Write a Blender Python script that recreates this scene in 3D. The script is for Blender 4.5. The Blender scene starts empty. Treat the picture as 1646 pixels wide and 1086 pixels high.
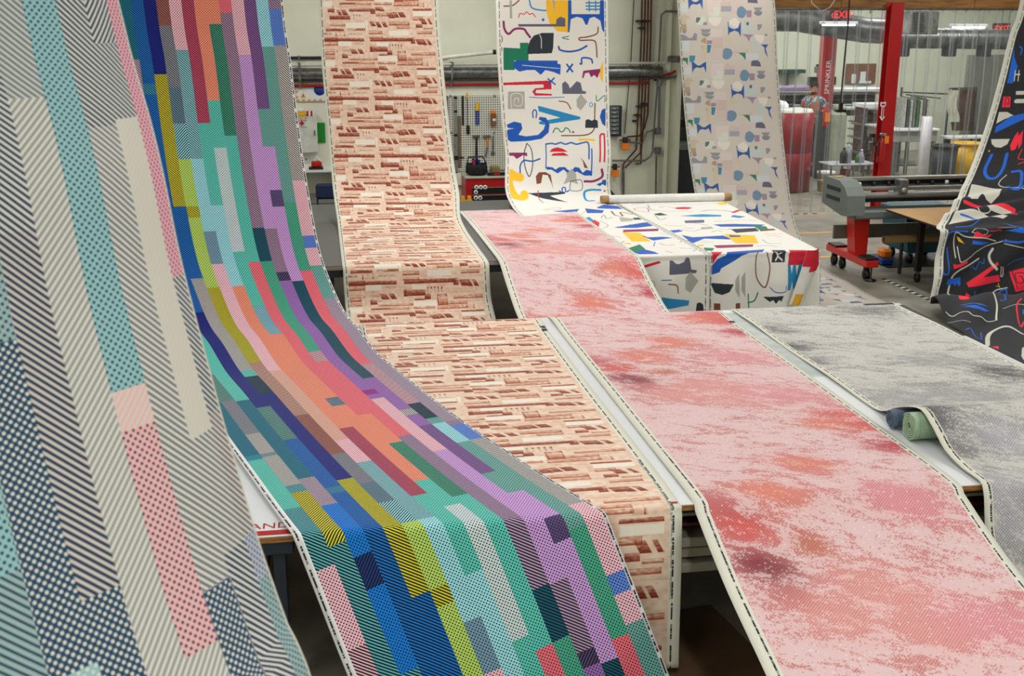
import bpy, math, random
import numpy as np
from mathutils import Matrix, Vector
random.seed(7); RNG=np.random.default_rng(7)
SC=bpy.context.scene; COL=SC.collection
EXPO=0.06; L_E=62; L_F=120
# ------------------------------------------------------------------ camera
F_PX=1862.0; PITCH=math.radians(15.4034); YAW=math.radians(9.3498)
CAM=np.array([0,0,3.2])
FW=np.array([math.sin(YAW)*math.cos(PITCH),math.cos(YAW)*math.cos(PITCH),-math.sin(PITCH)])
RT=np.array([math.cos(YAW),-math.sin(YAW),0.0]); UP=np.cross(RT,FW)
cd=bpy.data.cameras.new('camera'); cam=bpy.data.objects.new('camera',cd); COL.objects.link(cam)
cd.sensor_width=36; cd.lens=F_PX/1646*36; cd.clip_end=80; cd.clip_start=.05
m=Matrix.Identity(4)
for i in range(3): m[i][0]=RT[i]; m[i][1]=UP[i]; m[i][2]=-FW[i]; m[i][3]=CAM[i]
cam.matrix_world=m; SC.camera=cam
cd.dof.use_dof=True; cd.dof.focus_distance=8.0; cd.dof.aperture_fstop=9
# ------------------------------------------------------------------ world, lights, exposure
w=bpy.data.worlds.new('world'); SC.world=w; w.use_nodes=True
w.node_tree.nodes['Background'].inputs[0].default_value=(.9,.95,1,1); w.node_tree.nodes['Background'].inputs[1].default_value=.3
SC.view_settings.view_transform='Standard'; SC.view_settings.look='None'; SC.view_settings.exposure=EXPO; SC.view_settings.gamma=1
SC.view_settings.use_curve_mapping=False
SC.cycles.use_denoising=True
SC.cycles.max_bounces=8; SC.cycles.diffuse_bounces=4; SC.cycles.transparent_max_bounces=24; SC.cycles.sample_clamp_indirect=4
LIGHTS=[]
def area(x,y,z,sx,sy,e,c=(1,.985,.95),rot=(0,0,0)):
    l=bpy.data.lights.new('ceiling_and_fill_light','AREA'); l.shape='RECTANGLE'; l.size=sx; l.size_y=sy; l.energy=e; l.color=c
    o=bpy.data.objects.new('ceiling_and_fill_light',l); o.location=(x,y,z); o.rotation_euler=rot; COL.objects.link(o); LIGHTS.append(o)
for yy,kk in ((-2.0,1.6),(0.5,.85),(4.2,.6),(7.8,.72),(11.6,1.0),(15.2,1.55)):  # first row, behind the camera, is added fill to brighten upright surfaces
    for xx in (-3.2,1.4,6.0,10.6): area(xx,yy,5.05,.35,2.4,L_E*kk)
for yy in (20.2,24.2):
    for xx in (5.5,9.5,13.5): area(xx,yy,4.75,2.2,.4,L_F)
# ------------------------------------------------------------------ helpers
def lin(c): return tuple(((x/12.92) if x<=.04045 else ((x+.055)/1.055)**2.4) for x in c[:3])+(1.0,)
MATS={}
def mat(name,c,rough=.55,metal=0,var=.06,scale=8,bump=0,emit=None,c2=None,spec=.5,detail=6,stretch=None):
    if name in MATS: return MATS[name]
    m=bpy.data.materials.new(name); m.use_nodes=True; nt=m.node_tree; b=nt.nodes['Principled BSDF']
    b.inputs['Roughness'].default_value=rough; b.inputs['Metallic'].default_value=metal; b.inputs['Specular IOR Level'].default_value=spec
    tc=nt.nodes.new('ShaderNodeTexCoord'); n=nt.nodes.new('ShaderNodeTexNoise'); n.inputs['Scale'].default_value=scale; n.inputs['Detail'].default_value=detail
    src=tc.outputs['Object']
    if stretch:
        mp=nt.nodes.new('ShaderNodeMapping'); mp.inputs['Scale'].default_value=stretch; nt.links.new(src,mp.inputs[0]); src=mp.outputs[0]
    nt.links.new(src,n.inputs['Vector'])
    r=nt.nodes.new('ShaderNodeValToRGB'); a=lin(c); d=lin(c2) if c2 else tuple(x*(1-var*3) for x in a[:3])+(1,)
    r.color_ramp.elements[0].position=.35; r.color_ramp.elements[1].position=.62
    r.color_ramp.elements[0].color=d; r.color_ramp.elements[1].color=a
    nt.links.new(n.outputs['Fac'],r.inputs[0]); nt.links.new(r.outputs[0],b.inputs['Base Color'])
    if bump:
        bp=nt.nodes.new('ShaderNodeBump'); bp.inputs['Strength'].default_value=bump; bp.inputs['Distance'].default_value=.01
        n2=nt.nodes.new('ShaderNodeTexNoise'); n2.inputs['Scale'].default_value=scale*6; nt.links.new(src,n2.inputs['Vector'])
        nt.links.new(n2.outputs['Fac'],bp.inputs['Height']); nt.links.new(bp.outputs[0],b.inputs['Normal'])
    if emit:
        b.inputs['Emission Color'].default_value=lin(c); b.inputs['Emission Strength'].default_value=emit
    MATS[name]=m; return m
def M(name,*a,**k): return MATS[name] if name in MATS else mat(name,*a,**k)
class MB:
    def __init__(s): s.v=[]; s.f=[]; s.sm=[]
    def add(s,v,f,sm=False):
        o=len(s.v); s.v+= [tuple(map(float,p)) for p in v]; s.f+=[tuple(i+o for i in q) for q in f]; s.sm+=[sm]*len(f); return s
    def box(s,a,b,bev=0,rot=0,tilt=0):
        x0,y0,z0=a; x1,y1,z1=b
        if bev<=0:
            v=[(x,y,z) for z in (z0,z1) for y in (y0,y1) for x in (x0,x1)]
            f=[(0,2,3,1),(4,5,7,6),(0,1,5,4),(2,6,7,3),(0,4,6,2),(1,3,7,5)]
        else:
            e=bev; v=[]; 
            for z,k in ((z0,e),(z0+e,0),(z1-e,0),(z1,e)):
                for x,y in ((x0+e,y0+k),(x1-e,y0+k),(x1-k,y0+e),(x1-k,y1-e),(x1-e,y1-k),(x0+e,y1-k),(x0+k,y1-e),(x0+k,y0+e)): v.append((x,y,z))
            f=[tuple(range(7,-1,-1)),tuple(range(24,32))]
            for r in range(3):
                for i in range(8): j=(i+1)%8; f.append((r*8+i,r*8+j,r*8+8+j,r*8+8+i))
        if rot or tilt:
            cx,cy,cz=(x0+x1)/2,(y0+y1)/2,(z0+z1)/2; R_=Matrix.Rotation(rot,3,'Z')@Matrix.Rotation(tilt,3,'Y')
            v=[tuple(R_@Vector((p[0]-cx,p[1]-cy,p[2]-cz))+Vector((cx,cy,cz))) for p in v]
        return s.add(v,f)
    def tube(s,pts,r,n=10,cap=True,closed=False):
        pts=[Vector(p) for p in pts]; rs=r if isinstance(r,(list,tuple)) else [r]*len(pts); v=[];f=[]
        prev=None
        for i,p in enumerate(pts):
            d=(pts[min(i+1,len(pts)-1)]-pts[max(i-1,0)]).normalized()
            if prev is None:
                a=Vector((0,0,1)) if abs(d.z)<.9 else Vector((1,0,0)); u=d.cross(a).normalized()
            else: u=(prev-d*prev.dot(d)).normalized()
            prev=u; w_=d.cross(u)
            for k in range(n):
                t=2*math.pi*k/n; v.append(p+(u*math.cos(t)+w_*math.sin(t))*rs[i])
        for i in range(len(pts)-1):
            for k in range(n): k2=(k+1)%n; f.append((i*n+k,i*n+k2,(i+1)*n+k2,(i+1)*n+k))
        s.add(v,f,True)
        if cap:
            s.add(v[:n],[tuple(range(n-1,-1,-1))]); s.add(v[-n:],[tuple(range(n))])
        return s
    def lathe(s,c,prof,n=20,axis='Z'):
        v=[];f=[]
        for r,h in prof:
            for k in range(n):
                t=2*math.pi*k/n; a,b=r*math.cos(t),r*math.sin(t)
                p={'Z':(a,b,h),'X':(h,a,b),'Y':(a,h,b)}[axis]; v.append((c[0]+p[0],c[1]+p[1],c[2]+p[2]))
        for i in range(len(prof)-1):
            for k in range(n): k2=(k+1)%n; f.append((i*n+k,i*n+k2,(i+1)*n+k2,(i+1)*n+k))
        return s.add(v,f,True)
    def prism(s,poly,a,b,axis='Y'):
        n=len(poly); P={'Y':lambda p,h:(p[0],h,p[1]),'X':lambda p,h:(h,p[0],p[1]),'Z':lambda p,h:(p[0],p[1],h)}[axis]
        v=[P(p,a) for p in poly]+[P(p,b) for p in poly]
        return s.add(v,[tuple(range(n)),tuple(range(2*n-1,n-1,-1))]+[(i,(i+1)%n,n+(i+1)%n,n+i) for i in range(n)])
    def build(s,name,m,parent=None,**k):
        off=Vector(parent['_w']) if parent is not None and '_w' in parent else Vector((0,0,0))
        me=bpy.data.meshes.new(name); me.from_pydata([tuple(Vector(p)-off) for p in s.v],[],s.f); 
        me.polygons.foreach_set('use_smooth',s.sm); 
        import bmesh
        bm=bmesh.new(); bm.from_mesh(me); bmesh.ops.recalc_face_normals(bm,faces=bm.faces); bm.to_mesh(me); bm.free()
        me.materials.append(m)
        o=bpy.data.objects.new(name,me); COL.objects.link(o)
        if parent is not None:
            o.parent=parent
            if '_w' in parent: o['_w']=parent['_w']
        for a,b in k.items(): o[a]=b
        return o
def thing(name,label,cat,loc,group=None):
    o=bpy.data.objects.new(name,None); o.location=loc; o.empty_display_size=.1; COL.objects.link(o)
    o['_w']=tuple(float(x) for x in loc); o['label']=label; o['category']=cat
    if group: o['group']=group
    return o
def tag(o,label,cat,group=None,kind=None):
    o['label']=label; o['category']=cat
    if group: o['group']=group
    if kind: o['kind']=kind
    return o
def struct(o,label=None):
    o['kind']='structure'
    if label: o['label']=label
    return o
def ray(x,y): return FW+RT*((x-823)/F_PX)-UP*((y-543)/F_PX)
def oY(x,y,Y): d=ray(x,y); return CAM+d*(Y/d[1])
def oZ(x,y,z): d=ray(x,y); return CAM+d*((z-CAM[2])/d[2])
def text_mesh(body,size):
    cu=bpy.data.curves.new('t','FONT'); cu.body=body; cu.size=size; cu.resolution_u=2
    o=bpy.data.objects.new('t',cu); COL.objects.link(o); dg=bpy.context.evaluated_depsgraph_get()
    me=o.evaluated_get(dg).to_mesh(); V=[(v.co.x,v.co.y) for v in me.vertices]; Fc=[tuple(p.vertices) for p in me.polygons]
    o.evaluated_get(dg).to_mesh_clear(); bpy.data.objects.remove(o); bpy.data.curves.remove(cu); return V,Fc
def flat_text(body,size,p0,ex,ey,m,parent,name='lettering',**k):
    V,Fc=text_mesh(body,size); b=MB(); p0=Vector(p0); ex=Vector(ex); ey=Vector(ey)
    b.add([p0+ex*x+ey*y for x,y in V],Fc); return b.build(name,m,parent,**k)
# ------------------------------------------------------------------ data
RW={'color': 1.39, 'left': 1.36, 'brick': 1.42, 'pink': 1.42, 'gray': 1.42, 'white': 1.42, 'white2': 1.35, 'geo': 1.42, 'dark': 1.42}
RIBS={"brick":[[0.05,14.5,4.9,1.47,14.5,4.9],[0.06,14.3,3.411,1.47,14.3,3.414],[0.065,14.2,2.705,1.5,14.2,2.697],[0.099,14.1,1.99,1.553,14.1,1.969],[0.12,13.95,1.492,1.597,13.95,1.463],[0.135,13.75,1.225,1.622,13.75,1.189],[0.16,13.3,0.99,1.58,13.3,0.99],[0.165,12.8,0.915,1.585,12.8,0.915],[0.165,12.2,0.905,1.585,12.2,0.905],[0.165,11.6,0.905,1.585,11.6,0.905],[0.165,11.12,0.905,1.585,11.12,0.905],[0.17,11.03,0.87,1.59,11.03,0.87],[0.17,11.0,0.75,1.59,11.0,0.75],[0.18,10.9,0.5,1.6,10.9,0.5],[0.2,10.3,0.3,1.62,10.3,0.3],[0.22,9.3,0.38,1.64,9.3,0.38],[0.23,8.85,0.8,1.65,8.85,0.8],[0.24,8.75,0.912,1.66,8.75,0.912],[0.24,8.3,0.908,1.66,8.3,0.908],[0.24,7.0,0.908,1.66,7.0,0.908],[0.25,6.0,0.908,1.67,6.0,0.908],[0.25,5.12,0.908,1.67,5.12,0.908],[0.25,5.035,0.88,1.67,5.035,0.88],[0.25,5.02,0.8,1.67,5.02,0.8],[0.25,5.0,0.5,1.67,5.0,0.5],[0.25,4.99,0.2,1.67,4.99,0.2],[0.25,4.98,0.04,1.67,4.98,0.04]],"pink":[[1.66,14.15,0.908,3.08,14.15,0.908],[1.68,13.0,0.908,3.1,13.0,0.908],[1.68,12.0,0.914,3.1,12.0,0.914],[1.68,11.2,0.916,3.1,11.2,0.916],[1.685,11.0,0.9,3.105,11.0,0.9],[1.69,10.9,0.86,3.11,10.9,0.86],[1.7,10.6,0.74,3.12,10.6,0.74],[1.71,10.0,0.58,3.13,10.0,0.58],[1.73,9.4,0.6,3.15,9.4,0.6],[1.74,8.95,0.8,3.16,8.95,0.8],[1.74,8.75,0.912,3.16,8.75,0.912],[1.74,8.2,0.908,3.16,8.2,0.908],[1.74,7.0,0.908,3.16,7.0,0.908],[1.74,6.0,0.908,3.16,6.0,0.908],[1.74,5.15,0.908,3.16,5.15,0.908],[1.735,5.02,0.875,3.155,5.02,0.875],[1.735,4.8,0.79,3.155,4.8,0.79],[1.73,4.5,0.7,3.15,4.5,0.7],[1.72,4.1,0.62,3.14,4.1,0.62],[1.7,3.7,0.56,3.12,3.7,0.56],[1.68,3.2,0.51,3.1,3.2,0.51]],"gray":[[3.26,8.78,0.908,4.68,8.78,0.908],[3.26,8.0,0.908,4.68,8.0,0.908],[3.26,7.0,0.908,4.68,7.0,0.908],[3.26,6.4,0.908,4.68,6.4,0.908],[3.26,6.15,0.93,4.68,6.15,0.93],[3.26,5.95,1.02,4.68,5.95,1.02],[3.26,5.72,1.085,4.68,5.72,1.085],[3.26,5.58,1.04,4.68,5.58,1.04],[3.26,5.42,0.95,4.68,5.42,0.95],[3.26,5.25,0.915,4.68,5.25,0.915],[3.26,5.12,0.914,4.68,5.12,0.914],[3.26,5.05,0.908,4.68,5.05,0.908],[3.26,5.01,0.86,4.68,5.01,0.86],[3.26,4.95,0.66,4.68,4.95,0.66],[3.27,4.8,0.4,4.69,4.8,0.4],[3.28,4.72,0.2,4.7,4.72,0.2],[3.28,4.68,0.04,4.7,4.68,0.04]],"white":[[2.25,15.1,4.9,3.67,15.1,4.9],[2.264,15.0,3.426,3.709,15.0,3.43],[2.277,14.95,2.666,3.723,14.95,2.658],[2.316,14.85,1.894,3.732,14.85,1.874],[2.34,14.75,1.509,3.733,14.75,1.483],[2.3,14.5,1.12,3.72,14.72,1.12],[2.32,14.2,0.97,3.73,14.6,0.95],[2.34,13.8,0.915,3.745,14.2,0.91],[2.36,13.2,0.905,3.78,13.4,0.905],[2.38,12.3,0.905,3.8,12.3,0.905],[2.42,11.15,0.905,3.84,11.15,0.905],[2.42,11.05,0.88,3.84,11.05,0.88],[2.42,11.03,0.8,3.84,11.03,0.8],[2.42,11.02,0.5,3.84,11.02,0.5],[2.42,11.0,0.05,3.84,11.0,0.05]],"white2":[[3.72,14.35,0.92,5.14,14.35,0.92],[3.76,13.3,0.908,5.12,13.3,0.908],[3.8,12.3,0.908,5.08,12.3,0.908],[3.84,11.15,0.908,5.03,11.15,0.908],[3.84,11.04,0.88,5.02,11.04,0.88],[3.84,11.02,0.8,5.02,11.02,0.8],[3.84,11.01,0.5,5.02,11.01,0.5],[3.86,11.0,0.05,5.04,11.0,0.05]],"geo":[[5.1,17.2,4.9,6.52,17.2,4.9],[5.24,17.0,3.463,6.74,17.0,3.466],[5.316,16.95,2.579,6.826,16.95,2.571],[5.398,16.85,1.679,6.913,16.85,1.658],[5.448,16.5,0.797,6.938,16.5,0.763],[5.48,16.1,0.3,6.9,16.1,0.3],[5.42,15.6,0.06,6.84,15.6,0.06],[5.2,14.8,0.012,6.62,14.8,0.012],[5.08,13.9,0.012,6.5,13.9,0.012],[5.02,12.9,0.012,6.44,12.9,0.012],[4.98,12.0,0.012,6.4,12.0,0.012],[4.95,11.1,0.012,6.37,11.1,0.012]],"color":[[-1.706,9.375,4.787,-0.278,9.45,4.787],[-1.656,9.275,3.337,-0.228,9.35,3.337],[-1.617,9.225,2.877,-0.189,9.3,2.877],[-1.58,9.12,2.412,-0.154,9.22,2.412],[-1.528,8.975,1.946,-0.104,9.1,1.946],[-1.444,8.777,1.483,-0.034,8.95,1.483],[-1.34,8.559,1.222,0.053,8.78,1.222],[-1.229,8.259,1.064,0.14,8.55,1.064],[-1.116,7.96,1.002,0.227,8.32,1.002],[-0.973,7.529,0.927,0.337,7.93,0.927],[-0.828,7.075,0.92,0.456,7.492,0.92],[-0.626,6.385,0.92,0.641,6.821,0.92],[-0.463,5.842,0.92,0.804,6.278,0.92],[-0.252,5.143,0.92,1.043,5.589,0.92],[-0.054,4.549,0.92,1.269,5.004,0.92]],"dark":[[8.6,13.55,4.869,10.02,13.55,4.869],[8.5,13.5,3.419,9.92,13.5,3.419],[8.375,13.45,2.98,9.795,13.45,2.98],[8.235,13.35,2.466,9.655,13.35,2.466],[8.041,13.2,1.955,9.461,13.2,1.955],[7.716,12.9,1.468,9.136,12.9,1.468],[7.274,12.45,1.111,8.694,12.45,1.111],[6.9,12.1,0.925,8.32,12.1,0.925],[6.88,12.0,0.89,8.3,12.0,0.89],[6.87,11.98,0.8,8.29,11.98,0.8],[6.82,11.9,0.5,8.24,11.9,0.5],[6.75,11.82,0.2,8.17,11.82,0.2],[6.72,11.75,0.1,8.14,11.75,0.1],[6.66,11.66,0.18,8.08,11.66,0.18],[6.58,11.5,0.23,8.0,11.5,0.23],[6.52,11.25,0.2,7.94,11.25,0.2],[6.48,11.0,0.11,7.9,11.0,0.11],[6.45,10.7,0.04,7.87,10.7,0.04],[6.5,10.2,0.015,7.92,10.2,0.015],[6.4,9.6,0.015,7.82,9.6,0.015],[6.3,9.0,0.015,7.72,9.0,0.015]],"left":[[-1.424,1.384,4.531,-0.489,2.142,4.531],[-1.384,1.384,4.131,-0.449,2.142,4.131],[-1.344,1.384,3.731,-0.409,2.142,3.731],[-1.309,1.384,3.481,-0.374,2.142,3.481],[-1.284,1.384,3.331,-0.349,2.142,3.331],[-1.264,1.384,3.231,-0.329,2.142,3.231],[-1.24,1.333,3.129,-0.305,2.092,3.129],[-1.214,1.279,3.045,-0.279,2.037,3.045],[-1.192,1.224,2.958,-0.257,1.982,2.958],[-1.168,1.164,2.823,-0.232,1.922,2.823],[-1.134,1.093,2.688,-0.198,1.851,2.688],[-1.105,1.032,2.581,-0.169,1.79,2.581],[-1.083,0.989,2.506,-0.147,1.747,2.506],[-1.059,0.945,2.429,-0.124,1.703,2.429],[-1.035,0.903,2.357,-0.099,1.661,2.357],[-1.009,0.863,2.292,-0.074,1.621,2.292],[-0.983,0.826,2.241,-0.048,1.584,2.241],[-0.863,0.806,1.741,0.072,1.564,1.741],[-0.783,0.806,1.241,0.152,1.564,1.241],[-0.733,0.806,0.941,0.202,1.564,0.941]]}
PINKP=[(0.146, 7.19, 0.13, 'M'), (0.124, 6.9, 0.1, 'M'), (0.202, 7.44, 0.12, 'm'), (0.197, 7.25, 0.1, 'M'), (0.032, 6.75, 0.16, 'm'), (0.141, 6.95, 0.13, 'r'), (0.301, 6.7, 0.17, 'o'), (0.514, 6.38, 0.16, 'o'), (0.348, 7.1, 0.1, 'b'), (0.929, 5.85, 0.17, 'r'), (0.943, 6.21, 0.13, 'c'), (0.935, 5.67, 0.16, 'r'), (0.774, 5.78, 0.12, 'o'), (0.48, 7.43, 0.22, 'p'), (0.585, 7.72, 0.2, 'p'), (0.552, 7.5, 0.2, 'p'), (0.778, 7.7, 0.22, 'q'), (0.762, 6.83, 0.2, 'q'), (0.305, 7.6, 0.18, 'p')]
GRAYP=[(0.039, 1.1, 0.16, 'M'), (0.06, 0.66, 0.14, 'm'), (0.02, 1.5, 0.14, 'm'), (0.834, 1.92, 0.16, 'M'), (0.94, 2.07, 0.14, 'M'), (0.76, 0.23, 0.2, 'm'), (0.621, 1.64, 0.2, 'p'), (0.191, 2.37, 0.25, 'p'), (0.487, 2.45, 0.3, 'p'), (0.039, 3.23, 0.13, 'M'), (0.062, 3.41, 0.16, 'm'), (0.037, 3.1, 0.13, 'M'), (0.08, 3.84, 0.2, 'p'), (0.142, 3.95, 0.25, 'q'), (0.291, 3.35, 0.2, 'q')]
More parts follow.
